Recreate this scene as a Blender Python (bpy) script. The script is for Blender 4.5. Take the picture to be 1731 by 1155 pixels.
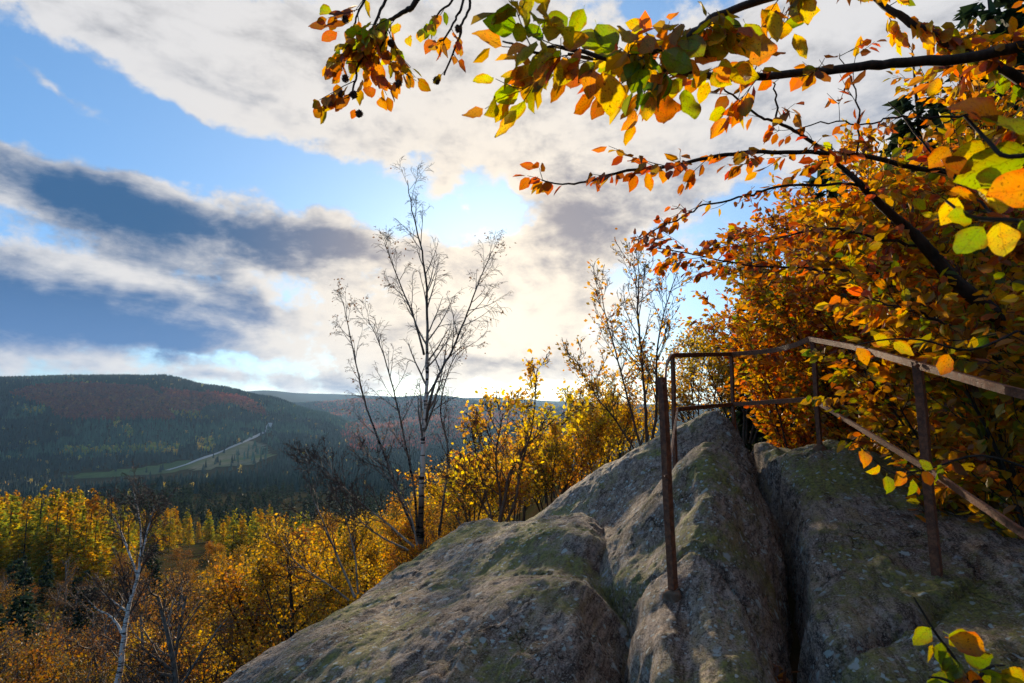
import bpy, math, random
import numpy as np
from mathutils import Vector, Matrix, Quaternion

for o in list(bpy.data.objects):
    bpy.data.objects.remove(o)
SC = bpy.context.scene
COL = SC.collection

# ------------------------------------------------------------------ camera
F = 962.0                      # focal length in photo pixels (20 mm on 36 mm)
CX, CY = 865.5, 577.5
TILT = math.atan((690 - CY) / F)
cam = bpy.data.cameras.new('camera')
cam.lens = 20.0
cam.sensor_width = 36.0
cam.clip_start = 0.02
cam.clip_end = 60000
cam.dof.use_dof = True
cam.dof.focus_distance = 7.0
cam.dof.aperture_fstop = 6.3
camo = bpy.data.objects.new('camera', cam)
camo.rotation_euler = (math.pi / 2 + TILT, 0, 0)
COL.objects.link(camo)
SC.camera = camo
CT, ST = math.cos(TILT), math.sin(TILT)


def ray(px, py):
    u = (px - CX) / F
    v = -(py - CY) / F
    return Vector((u, CT - ST * v, ST + CT * v))


def P(px, py, Y):
    """point of the place that lies Y metres ahead and is seen at this photo pixel"""
    d = ray(px, py)
    return d * (Y / d.y)


def proj(p):
    """numpy (N,3) -> photo pixels"""
    p = np.asarray(p, float)
    f = p[..., 1] * CT + p[..., 2] * ST
    up = -p[..., 1] * ST + p[..., 2] * CT
    f = np.where(f > 0.01, f, 0.01)
    return CX + F * p[..., 0] / f, CY - F * up / f


# ------------------------------------------------------------------ world, sun, exposure
SUN_AZ, SUN_EL = math.radians(-1.5), math.radians(11.5)     # azimuth from +Y towards +X
SUN_DIR = Vector((math.sin(SUN_AZ) * math.cos(SUN_EL), math.cos(SUN_AZ) * math.cos(SUN_EL), math.sin(SUN_EL)))
SKY_STRENGTH = 0.10


class NT:
    """tiny helper for building node trees with expressions"""
    def __init__(s, tree):
        s.t = tree
        s.n = tree.nodes
        s.l = tree.links

    def node(s, kind, **kw):
        n = s.n.new(kind)
        for k, v in kw.items():
            setattr(n, k, v)
        return n

    def put(s, sock, v):
        if v is None:
            return
        if isinstance(v, bpy.types.NodeSocket):
            s.l.new(v, sock)
        else:
            if hasattr(sock.default_value, '__len__') and not hasattr(v, '__len__'):
                v = (v, v, v, 1) if len(sock.default_value) == 4 else (v, v, v)
            if hasattr(sock.default_value, '__len__') and len(sock.default_value) == 4 and len(v) == 3:
                v = (*v, 1)
            sock.default_value = v

    def m(s, op, a, b=None, c=None, clamp=False):
        n = s.node('ShaderNodeMath', operation=op, use_clamp=clamp)
        s.put(n.inputs[0], a)
        s.put(n.inputs[1], b)
        s.put(n.inputs[2], c)
        return n.outputs[0]

    def vm(s, op, a, b=None, out=0):
        n = s.node('ShaderNodeVectorMath', operation=op)
        s.put(n.inputs[0], a)
        if b is not None:
            s.put(n.inputs[1], b)
        return n.outputs[out]

    def ramp(s, v, lo, hi, a=0.0, b=1.0, smooth=True):
        n = s.node('ShaderNodeMapRange', interpolation_type='SMOOTHSTEP' if smooth else 'LINEAR')
        s.put(n.inputs[0], v)
        for i, x in enumerate((lo, hi, a, b)):
            s.put(n.inputs[1 + i], x)
        return n.outputs[0]

    def mix(s, f, a, b, blend='MIX'):
        n = s.node('ShaderNodeMix', data_type='RGBA', blend_type=blend)
        s.put(n.inputs[0], f)
        s.put(n.inputs[6], a)
        s.put(n.inputs[7], b)
        return n.outputs[2]

    def noise(s, vec, scale, detail=4, rough=0.5, dist=0.0, out=0, dim='3D'):
        n = s.node('ShaderNodeTexNoise', noise_dimensions=dim)
        if vec is not None:
            s.l.new(vec, n.inputs['Vector'])
        n.inputs['Scale'].default_value = scale
        n.inputs['Detail'].default_value = detail
        n.inputs['Roughness'].default_value = rough
        n.inputs['Distortion'].default_value = dist
        return n.outputs[out]

    def mapping(s, vec, loc=(0, 0, 0), rot=(0, 0, 0), scale=(1, 1, 1), kind='POINT'):
        n = s.node('ShaderNodeMapping', vector_type=kind)
        s.l.new(vec, n.inputs[0])
        n.inputs[1].default_value = loc
        n.inputs[2].default_value = rot
        n.inputs[3].default_value = scale
        return n.outputs[0]


def azel(px, py):
    d = ray(px, py).normalized()
    return math.degrees(math.atan2(d.x, d.y)), math.degrees(math.asin(d.z))


world = bpy.data.worlds.new('World')
SC.world = world
world.use_nodes = True
world.cycles.sampling_method = 'MANUAL'
world.cycles.sample_map_resolution = 1024
W = NT(world.node_tree)
W.n.clear()
tc = W.node('ShaderNodeTexCoord').outputs['Generated']
sky = W.node('ShaderNodeTexSky', sky_type='NISHITA', sun_disc=False, sun_elevation=SUN_EL, sun_rotation=SUN_AZ,
             altitude=300, air_density=1.0, dust_density=1.0, ozone_density=2.5)
sx = W.node('ShaderNodeSeparateXYZ')
W.l.new(tc, sx.inputs[0])
az = W.m('MULTIPLY', W.m('ARCTAN2', sx.outputs[0], sx.outputs[1]), 57.29578)
el = W.m('MULTIPLY', W.m('ARCSINE', sx.outputs[2]), 57.29578)
comb = W.node('ShaderNodeCombineXYZ')
W.l.new(az, comb.inputs[0])
W.l.new(el, comb.inputs[1])
uv0 = comb.outputs[0]
# ragged edges: warp the sky position by two octaves of noise
wn = W.noise(tc, 5.0, 4, 0.6, 0.0, out=1)
w1 = W.vm('MULTIPLY', W.vm('SUBTRACT', wn, (0.5, 0.5, 0.5)), (9.0, 5.0, 0.0))
uv = W.vm('ADD', uv0, w1)


def blob(px, py, sx_, sy_, rot=0.0):
    u, v = azel(px, py)
    ca = math.cos(math.radians(u))
    k = 57.3 / F
    mp = W.mapping(uv, (u, v, 0), (0, 0, math.radians(-rot)), (sx_ * k * ca, sy_ * k * ca, 1e3), 'TEXTURE')
    g = W.node('ShaderNodeTexGradient', gradient_type='QUADRATIC_SPHERE')
    W.l.new(mp, g.inputs[0])
    return g.outputs[1]


def field(base, blobs):
    acc = base
    for (px, py, a, b, r, amp) in blobs:
        acc = W.m('MULTIPLY_ADD', blob(px, py, a, b, r), amp, acc)
    return acc


# cloud cover: (photo px, py, half-width, half-height, rotation, amount)
cover = field(0.30, [
    (150, 20, 700, 190, 10, 0.9), (480, 130, 620, 170, 14, 1.0), (860, 190, 420, 230, 20, 1.2),
    (1250, 150, 600, 330, 0, 0.9), (700, 40, 600, 200, 0, 0.8), (1120, 330, 300, 200, 0, 0.6),
    (110, 172, 110, 40, 15, 0.5), (330, 190, 230, 60, 14, 0.5),
    (170, 350, 640, 130, 9, 1.25), (560, 410, 420, 110, 12, 1.0), (60, 500, 430, 190, 5, 1.0),
    (360, 540, 520, 150, 8, 0.8), (760, 520, 400, 230, 0, 0.8), (900, 520, 330, 240, 0, 1.1),
    (300, 630, 800, 55, 3, 0.45), (870, 620, 420, 60, 0, 0.6), (970, 380, 170, 130, 10, 0.8),
    (745, 315, 80, 70, 0, 0.55), (800, 358, 50, 45, 0, 0.5),
    (470, 285, 620, 62, 13, -0.95), (60, 215, 330, 85, 8, -0.75), (830, 345, 240, 70, 15, -0.6),
    (95, 118, 90, 36, 10, -0.45), (1010, 440, 90, 60, 0, -0.3), (1250, 350, 160, 60, 0, -0.55),
    (330, 600, 420, 40, 4, -0.25), (1550, 60, 600, 330, 0, 0.9),
])
# where the clouds are thick and seen from their shaded side
shade = field(0.28, [
    (170, 345, 640, 110, 9, 1.25), (560, 405, 360, 80, 12, 0.75), (40, 520, 430, 120, 5, 1.05),
    (380, 520, 330, 60, 12, 0.45), (250, 570, 560, 70, 8, 0.5), (975, 385, 170, 130, 12, 1.35), (905, 505, 130, 45, 0, 0.6),
    (870, 612, 220, 28, 0, 0.75), (560, 640, 500, 50, 2, 0.5), (30, 20, 300, 160, 0, 0.25), (560, 30, 420, 140, 10, 0.2),
    (980, 190, 200, 150, 0, 0.30), (1150, 330, 260, 150, 0, 0.32), (780, 610, 260, 40, 0, 0.35),
    (210, 455, 260, 34, 14, -0.85), (480, 480, 240, 34, 16, -0.6), (300, 620, 420, 22, 3, -0.45), (480, 560, 260, 32, 10, -0.5),
    (150, 520, 760, 330, 5, 0.50), (470, 430, 420, 160, 10, 0.35), (890, 550, 170, 90, 0, -0.9), (700, 430, 260, 120, 0, 0.25), (250, 130, 520, 60, 14, -0.3), (800, 200, 260, 130, 20, -0.25),
])
# streaked detail, drawn out along the wind
su, sv = math.degrees(SUN_AZ), math.degrees(SUN_EL)
tosun = W.vm('NORMALIZE', W.vm('SUBTRACT', (su, sv, 0.0), uv0))


def cloud_noise(vec):
    a_ = W.noise(W.mapping(vec, rot=(0, 0, math.radians(11)), scale=(0.055, 0.115, 1)), 1.0, 9, 0.54, 0.25)
    b_ = W.noise(W.mapping(vec, loc=(5, 3, 0), rot=(0, 0, math.radians(9)), scale=(0.22, 0.30, 1)), 1.0, 8, 0.58, 0.15)
    c_ = W.noise(W.mapping(vec, loc=(2, 9, 0), rot=(0, 0, math.radians(14)), scale=(0.62, 0.95, 1)), 1.0, 6, 0.65, 0.1)
    return W.m('MULTIPLY_ADD', c_, 0.15, W.m('MULTIPLY_ADD', b_, 0.47, W.m('MULTIPLY', a_, 0.56)))


n1 = cloud_noise(uv0)
n1s = cloud_noise(W.vm('ADD', uv0, W.vm('MULTIPLY', tosun, (1.0, 1.0, 0.0))))
relief = W.m('SUBTRACT', n1, n1s)            # faces turned to the sun are brighter
st2 = W.mapping(uv0, loc=(31.0, 7.0, 0), rot=(0, 0, math.radians(9)), scale=(0.075, 0.2, 1))
n2 = W.noise(st2, 1.0, 8, 0.62, 0.5)
n3 = W.noise(W.mapping(uv0, loc=(11, 2, 0), rot=(0, 0, math.radians(8)), scale=(0.20, 0.42, 1)), 1.0, 7, 0.6, 0.3)
n2 = W.m('MULTIPLY_ADD', W.m('SUBTRACT', n3, 0.5), 0.55, n2)
overhead = W.ramp(el, 34, 55, 0.0, 0.25)
thick = W.m('ADD', W.m('MULTIPLY_ADD', W.m('SUBTRACT', n1, 0.6), 2.5, cover), overhead)
alpha = W.ramp(thick, 0.42, 0.80)
rim = W.m('MULTIPLY', W.ramp(thick, 0.50, 0.72), W.ramp(thick, 0.72, 1.05, 1.0, 0.0))
# closeness to the sun
dt = W.vm('DOT_PRODUCT', tc, tuple(SUN_DIR), out=1)
ang = W.m('MULTIPLY', W.m('ARCCOSINE', dt), 57.29578)
g1 = W.m('EXPONENT', W.m('MULTIPLY', ang, -1 / 8.0))
g2 = W.m('EXPONENT', W.m('MULTIPLY', ang, -1 / 22.0))
near = W.ramp(g2, 0.15, 0.55, 0.45, 1.0)
dark = W.m('MULTIPLY_ADD', W.m('SUBTRACT', n2, 0.5), 2.1, shade)
dark = W.m('MULTIPLY_ADD', W.m('MULTIPLY', relief, near), -2.8, dark)
dark = W.m('MULTIPLY_ADD', W.m('MULTIPLY', rim, near), -0.30, dark)
dark = W.ramp(dark, 0.0, 1.30)
EXPO = 0.55
K = 1.0 / SKY_STRENGTH / 2 ** EXPO
kc = lambda *c: tuple(K * x for x in c)
lit = W.mix(W.ramp(g2, 0.08, 0.75), kc(0.76, 0.76, 0.78), kc(1.0, 0.88, 0.73))
drk = W.mix(W.ramp(el, 5, 14), kc(0.105, 0.23, 0.48), kc(0.045, 0.135, 0.300))
drk = W.mix(W.ramp(g2, 0.24, 0.62), drk, kc(0.30, 0.29, 0.34))
# high clouds are thinner, so even their shaded side is pale
drk = W.mix(W.ramp(el, 22, 33), drk, kc(0.26, 0.265, 0.30))
ccol = W.mix(dark, lit, drk)
skyc = W.mix(1.0, sky.outputs[0], (0.78, 1.10, 1.50), 'MULTIPLY')
skyc = W.mix(0.35, skyc, kc(0.10, 0.37, 0.72))
skyc = W.mix(W.m('MULTIPLY', g2, 0.75), skyc, kc(0.58, 0.74, 0.90))
col = W.mix(alpha, skyc, ccol)
# the sun behind thin cloud
halo = W.mix(1.0, W.m('MULTIPLY', g1, K * 0.30), (1.0, 0.80, 0.52), 'MULTIPLY')
col = W.mix(1.0, col, halo, 'ADD')
bg = W.node('ShaderNodeBackground')
W.l.new(col, bg.inputs[0])
bg.inputs[1].default_value = SKY_STRENGTH
wo = W.node('ShaderNodeOutputWorld')
W.l.new(bg.outputs[0], wo.inputs[0])

sun = bpy.data.lights.new('sun', 'SUN')
sun.energy = 5.0
sun.angle = math.radians(2.5)
sun.color = (1.0, 0.80, 0.56)
suno = bpy.data.objects.new('sun', sun)
suno.rotation_euler = (-SUN_DIR).to_track_quat('-Z', 'Y').to_euler()
suno.location = SUN_DIR * 50
COL.objects.link(suno)

SC.view_settings.view_transform = 'Standard'
SC.view_settings.look = 'None'
SC.view_settings.exposure = EXPO
SC.view_settings.gamma = 1.0
SC.view_settings.use_curve_mapping = False
SC.render.engine = 'CYCLES'
SC.cycles.max_bounces = 6
SC.cycles.diffuse_bounces = 3
SC.cycles.transmission_bounces = 4
SC.cycles.volume_bounces = 0
SC.cycles.use_denoising = True
SC.cycles.sample_clamp_indirect = 8.0
SC.cycles.caustics_reflective = False
SC.cycles.caustics_refractive = False


# ------------------------------------------------------------------ helpers
def srgb(r, g, b):
    f = lambda c: (c / 255 / 12.92) if c / 255 <= 0.04045 else ((c / 255 + 0.055) / 1.055) ** 2.4
    return (f(r), f(g), f(b))


def hash3(ix, iy, iz, seed):
    h = (ix * 374761393 + iy * 668265263 + iz * 2147483647 + seed * 1274126177) & 0xFFFFFFFF
    h = ((h ^ (h >> 13)) * 1274126177) & 0xFFFFFFFF
    h = ((h ^ (h >> 16)) * 2246822519) & 0xFFFFFFFF
    return ((h ^ (h >> 15)) & 0xFFFFFF) / float(0xFFFFFF)


def vnoise(p, seed=0):
    p = np.asarray(p, float)
    i = np.floor(p).astype(np.int64)
    f = p - i
    f = f * f * f * (f * (f * 6 - 15) + 10)
    r = 0
    for dx in (0, 1):
        wx = f[..., 0] if dx else 1 - f[..., 0]
        for dy in (0, 1):
            wy = f[..., 1] if dy else 1 - f[..., 1]
            for dz in (0, 1):
                wz = f[..., 2] if dz else 1 - f[..., 2]
                r = r + wx * wy * wz * hash3(i[..., 0] + dx, i[..., 1] + dy, i[..., 2] + dz, seed)
    return r * 2 - 1


def fbm(p, octs=5, rough=0.5, seed=0):
    p = np.asarray(p, float)
    a, s, r = 1.0, 0.0, 0
    for k in range(octs):
        r = r + a * vnoise(p * (2.03 ** k) + 17.3 * k, seed + k)
        s += a
        a *= rough
    return r / s


def make_mesh(name, V, faces, mats=(), mat_idx=None, smooth=False, cols=None):
    """V (N,3); faces: list of (M,k) index arrays; cols (N,3) point colours"""
    me = bpy.data.meshes.new(name)
    V = np.asarray(V, np.float32)
    faces = [np.asarray(f, np.int32) for f in faces if len(f)]
    me.vertices.add(len(V))
    me.vertices.foreach_set('co', V.ravel())
    loops = np.concatenate([f.ravel() for f in faces])
    tot = np.concatenate([np.full(len(f), f.shape[1], np.int32) for f in faces])
    start = np.concatenate([[0], np.cumsum(tot)[:-1]]).astype(np.int32)
    me.loops.add(len(loops))
    me.loops.foreach_set('vertex_index', loops)
    me.polygons.add(len(tot))
    me.polygons.foreach_set('loop_start', start)
    me.polygons.foreach_set('loop_total', tot)
    if mat_idx is not None:
        me.polygons.foreach_set('material_index', np.asarray(mat_idx, np.int32))
    me.polygons.foreach_set('use_smooth', np.full(len(tot), smooth, bool))
    if cols is not None:
        a = me.attributes.new('col', 'FLOAT_COLOR', 'POINT')
        c = np.ones((len(V), 4), np.float32)
        c[:, :3] = cols
        a.data.foreach_set('color', c.ravel())
    for m in mats:
        me.materials.append(m)
    me.update(calc_edges=True)
    return me


def link(name, me, parent=None, base=None):
    o = bpy.data.objects.new(name, me)
    COL.objects.link(o)
    if parent is not None:
        o.parent = parent
        o.matrix_parent_inverse = Matrix.Translation(-Vector(parent.location))
    return o


def tag(o, label=None, cat=None, group=None, kind=None):
    if label:
        o['label'] = label
    if cat:
        o['category'] = cat
    if group:
        o['group'] = group
    if kind:
        o['kind'] = kind
    return o


def thing(name, loc, label, cat, group=None):
    o = bpy.data.objects.new(name, None)
    o.location = loc
    o.empty_display_size = 0.2
    COL.objects.link(o)
    return tag(o, label, cat, group)


class Geo:
    """collects tubes / boxes / leaf arrays into one mesh"""
    def __init__(s):
        s.V, s.F4, s.F3, s.C = [], [], [], []
        s.n = 0
        s.m4, s.m3 = [], []

    def add(s, V, q=None, t=None, col=(1, 1, 1), mat=0):
        V = np.asarray(V, float)
        if q is not None and len(q):
            s.F4.append(np.asarray(q) + s.n)
            s.m4.append(np.full(len(q), mat))
        if t is not None and len(t):
            s.F3.append(np.asarray(t) + s.n)
            s.m3.append(np.full(len(t), mat))
        c = np.asarray(col, float)
        s.C.append(np.broadcast_to(c, (len(V), 3)) if c.ndim == 1 else c)
        s.V.append(V)
        s.n += len(V)

    def tube(s, pts, rad, k=5, col=(1, 1, 1), mat=0):
        pts = np.asarray(pts, float)
        rad = np.asarray(rad, float)
        n = len(pts)
        t = np.gradient(pts, axis=0)
        t /= np.linalg.norm(t, axis=1)[:, None] + 1e-9
        ref = np.array([0.0, 0, 1]) if abs(t[:, 2]).mean() < 0.75 else np.array([1.0, 0, 0])
        a = np.cross(t, ref)
        a /= np.linalg.norm(a, axis=1)[:, None] + 1e-9
        b = np.cross(t, a)
        th = np.arange(k) * 2 * math.pi / k
        ring = pts[:, None] + rad[:, None, None] * (a[:, None] * np.cos(th)[None, :, None] + b[:, None] * np.sin(th)[None, :, None])
        V = ring.reshape(-1, 3)
        i, j = np.meshgrid(np.arange(n - 1), np.arange(k), indexing='ij')
        j2 = (j + 1) % k
        q = np.stack([i * k + j, i * k + j2, (i + 1) * k + j2, (i + 1) * k + j], -1).reshape(-1, 4)
        s.add(V, q, col=col, mat=mat)

    def bar(s, a, b, w, h, up=(0, 0, 1), mat=0):
        """rectangular bar from a to b, w wide across, h along up"""
        a, b, up = Vector(a), Vector(b), Vector(up)
        d = (b - a).normalized()
        x = d.cross(up).normalized()
        u = x.cross(d)
        V = []
        for p in (a, b):
            for sx_, su in ((-1, -1), (1, -1), (1, 1), (-1, 1)):
                V.append(p + x * sx_ * w / 2 + u * su * h / 2)
        q = [(0, 3, 2, 1), (4, 5, 6, 7), (0, 1, 5, 4), (1, 2, 6, 5), (2, 3, 7, 6), (3, 0, 4, 7)]
        s.add([tuple(v) for v in V], q, mat=mat)

    def mesh(s, name, mats, smooth=False):
        fs, mi = [], []
        if s.F4:
            fs.append(np.concatenate(s.F4))
            mi.append(np.concatenate(s.m4))
        if s.F3:
            fs.append(np.concatenate(s.F3))
            mi.append(np.concatenate(s.m3))
        return make_mesh(name, np.concatenate(s.V), fs, mats, np.concatenate(mi), smooth, np.concatenate(s.C))


def norm(a):
    return a / (np.linalg.norm(a, axis=-1, keepdims=True) + 1e-9)


LEAF6 = np.array([(0, 0, 0), (.27, .28, .06), (.25, .66, .05), (0, 1, -.10), (-.25, .66, .05), (-.27, .28, .06)])
LEAF6_Q = np.array([(0, 1, 2, 3), (0, 3, 4, 5)])
LEAF4 = np.array([(0, 0, 0), (.33, .5, .05), (0, 1, -.05), (-.33, .5, .05)])
LEAF4_Q = np.array([(0, 1, 2, 3)])
LEAF3 = np.array([(-.4, 0, 0), (.4, 0, 0), (0, 1, 0)])


def add_leaves(g, pos, ydir, nrm, size, cols, tmpl=6, mat=0):
    T, Q = {6: (LEAF6, LEAF6_Q), 4: (LEAF4, LEAF4_Q), 3: (LEAF3, None)}[tmpl]
    y = norm(np.asarray(ydir, float))
    n = np.asarray(nrm, float)
    x = norm(np.cross(y, n))
    z = np.cross(x, y)
    size = np.asarray(size, float)[:, None, None]
    V = pos[:, None] + size * (T[None, :, 0:1] * x[:, None] + T[None, :, 1:2] * y[:, None] + T[None, :, 2:3] * z[:, None])
    N, k = len(pos), len(T)
    C = np.repeat(np.asarray(cols, float), k, axis=0)
    off = (np.arange(N) * k)[:, None, None]
    if Q is not None:
        g.add(V.reshape(-1, 3), (Q[None] + off).reshape(-1, 4), col=C, mat=mat)
    else:
        g.add(V.reshape(-1, 3), None, (np.arange(3)[None, None] + off).reshape(-1, 3), col=C, mat=mat)


def pick_cols(rng, pal, n, pos=None, clump=1.0, seed=0, jit=0.25):
    """palette colours chosen per leaf, with neighbours alike"""
    pal = np.asarray(pal, float)
    r = rng.random(n)
    if pos is not None:
        r = np.clip(0.5 + 0.75 * fbm(pos * clump, 3, 0.5, seed) + (r - 0.5) * 0.75, 0, 0.9999)
    idx = (r * len(pal)).astype(int)
    c = pal[idx]
    return c * (1 + jit * (rng.random((n, 1)) * 2 - 1)) * (1 + 0.08 * (rng.random((n, 3)) * 2 - 1))


# ------------------------------------------------------------------ materials
def material(name):
    m = bpy.data.materials.new(name)
    m.use_nodes = True
    t = NT(m.node_tree)
    t.n.clear()
    t.out = t.node('ShaderNodeOutputMaterial')
    return m, t


def principled(t, color, rough=0.8, spec=0.3, normal=None):
    b = t.node('ShaderNodeBsdfPrincipled')
    t.put(b.inputs['Base Color'], color)
    t.put(b.inputs['Roughness'], rough)
    b.inputs['Specular IOR Level'].default_value = spec
    if normal is not None:
        t.l.new(normal, b.inputs['Normal'])
    return b


def bump(t, h, strength=0.5, dist=0.02, prev=None):
    b = t.node('ShaderNodeBump')
    b.inputs['Strength'].default_value = strength
    b.inputs['Distance'].default_value = dist
    t.l.new(h, b.inputs['Height'])
    if prev is not None:
        t.l.new(prev, b.inputs['Normal'])
    return b.outputs[0]


def leaf_material(name, source, trans=0.5, gloss=0.06, detail=False, boost=1.0):
    """thin leaf: reflects and lets light through"""
    m, t = material(name)
    if source == 'object':
        oi = t.node('ShaderNodeObjectInfo')
        c = oi.outputs['Color']
        rnd = oi.outputs['Random']
    else:
        a = t.node('ShaderNodeAttribute', attribute_name='col')
        c = a.outputs[0]
        rnd = t.node('ShaderNodeObjectInfo').outputs['Random']
        hs = t.node('ShaderNodeHueSaturation')
        t.l.new(t.ramp(rnd, 0, 1, 0.485, 0.515, False), hs.inputs['Hue'])
        t.l.new(t.ramp(rnd, 0, 1, 0.85, 1.12, False), hs.inputs['Value'])
        t.l.new(c, hs.inputs['Color'])
        c = hs.outputs[0]
    nrm = None
    if detail:
        tcx = t.node('ShaderNodeTexCoord')
        gx = t.node('ShaderNodeSeparateXYZ')
        t.l.new(tcx.outputs['Generated'], gx.inputs[0])
        ax = t.m('ABSOLUTE', t.m('SUBTRACT', gx.outputs[0], 0.5))
        v = t.m('SINE', t.m('MULTIPLY', t.m('MULTIPLY_ADD', ax, -0.75, gx.outputs[1]), 58.0))
        vein = t.ramp(v, 0.72, 1.0)
        rib = t.ramp(ax, 0.0, 0.035, 1.0, 0.0)
        vein = t.m('MAXIMUM', t.m('MULTIPLY', vein, 0.55), rib)
        shift = t.vm('ADD', tcx.outputs['Generated'], t.vm('MULTIPLY', rnd, (37.0, 91.0, 53.0)))
        nb = t.noise(shift, 2.2, 4, 0.6)
        ns = t.noise(shift, 14.0, 2, 0.5)
        edge = t.ramp(t.m('ADD', ax, t.m('MULTIPLY', nb, 0.35)), 0.45, 0.72)
        # autumn turns a leaf from its edges and in blotches
        c2 = t.mix(1.0, c, (0.70, 0.26, 0.25), 'MULTIPLY')
        c3 = t.mix(1.0, c, (0.80, 1.15, 0.9), 'MULTIPLY')
        c = t.mix(t.ramp(nb, 0.40, 0.66), c3, c)
        c = t.mix(t.m('MULTIPLY', edge, 0.75), c, c2)
        c = t.mix(t.m('MULTIPLY', t.ramp(ns, 0.60, 0.68), 0.85), c, (0.05, 0.02, 0.008))
        c = t.mix(t.m('MULTIPLY', vein, 0.35), c, t.mix(1.0, c, (0.55, 0.5, 0.5), 'MULTIPLY'))
        nrm = bump(t, vein, 0.35, 0.004)
    d = t.node('ShaderNodeBsdfDiffuse')
    t.put(d.inputs[0], c)
    tr = t.node('ShaderNodeBsdfTranslucent')
    sat = t.node('ShaderNodeHueSaturation')
    sat.inputs['Saturation'].default_value = 1.12
    sat.inputs['Value'].default_value = 1.35 * boost
    t.put(sat.inputs['Color'], c)
    t.l.new(sat.outputs[0], tr.inputs[0])
    gl = t.node('ShaderNodeBsdfGlossy')
    gl.inputs['Roughness'].default_value = 0.42
    gl.inputs[0].default_value = (0.9, 0.9, 0.9, 1)
    if nrm is not None:
        for b in (d, tr, gl):
            t.l.new(nrm, b.inputs['Normal'])
    ms = t.node('ShaderNodeMixShader')
    ms.inputs[0].default_value = trans
    t.l.new(d.outputs[0], ms.inputs[1])
    t.l.new(tr.outputs[0], ms.inputs[2])
    ms2 = t.node('ShaderNodeMixShader')
    ms2.inputs[0].default_value = gloss
    t.l.new(ms.outputs[0], ms2.inputs[1])
    t.l.new(gl.outputs[0], ms2.inputs[2])
    t.l.new(ms2.outputs[0], t.out.inputs[0])
    return m


def bark_material(name, c1, c2, scale=14.0, birch=False):
    m, t = material(name)
    pos = t.node('ShaderNodeNewGeometry').outputs['Position']
    n = t.noise(t.mapping(pos, scale=(1, 1, 0.35)), scale, 5, 0.6)
    c = t.mix(t.ramp(n, 0.35, 0.65), c1, c2)
    if birch:
        oc = t.node('ShaderNodeTexCoord').outputs['Object']
        b = t.noise(t.mapping(pos, scale=(0.6, 0.6, 4.0)), 6.0, 4, 0.65)
        c = t.mix(t.ramp(b, 0.53, 0.58), c, (0.018, 0.016, 0.015))
        a = t.node('ShaderNodeAttribute', attribute_name='col')
        c = t.mix(1.0, c, a.outputs[0], 'MULTIPLY')
    p = principled(t, c, 0.8, 0.25, bump(t, n, 0.7, 0.01))
    t.l.new(p.outputs[0], t.out.inputs[0])
    return m


M = {}
M['leaf_big'] = leaf_material('beech_leaf', 'object', 0.62, 0.03, True, 1.3)
M['leaf_near'] = leaf_material('beech_foliage', 'attr', 0.62, 0.03, False, 1.3)
M['leaf_mid'] = leaf_material('tree_foliage', 'attr', 0.56, 0.02, False, 1.15)
M['leaf_far'] = leaf_material('conifer_foliage', 'attr', 0.28, 0.02, False, 1.0)
M['leaf_larch'] = leaf_material('larch_foliage', 'attr', 0.5, 0.0, False, 1.3)
M['bark_dark'] = bark_material('dark_bark', (0.022, 0.017, 0.013), (0.055, 0.043, 0.033), 22)
M['bark_grey'] = bark_material('grey_bark', (0.12, 0.10, 0.08), (0.28, 0.24, 0.20), 18)
M['bark_twig'] = bark_material('twig_bark', (0.055, 0.036, 0.026), (0.13, 0.085, 0.06), 18)
M['bark_birch'] = bark_material('birch_bark', (0.66, 0.61, 0.55), (0.82, 0.78, 0.72), 10, True)


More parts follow.
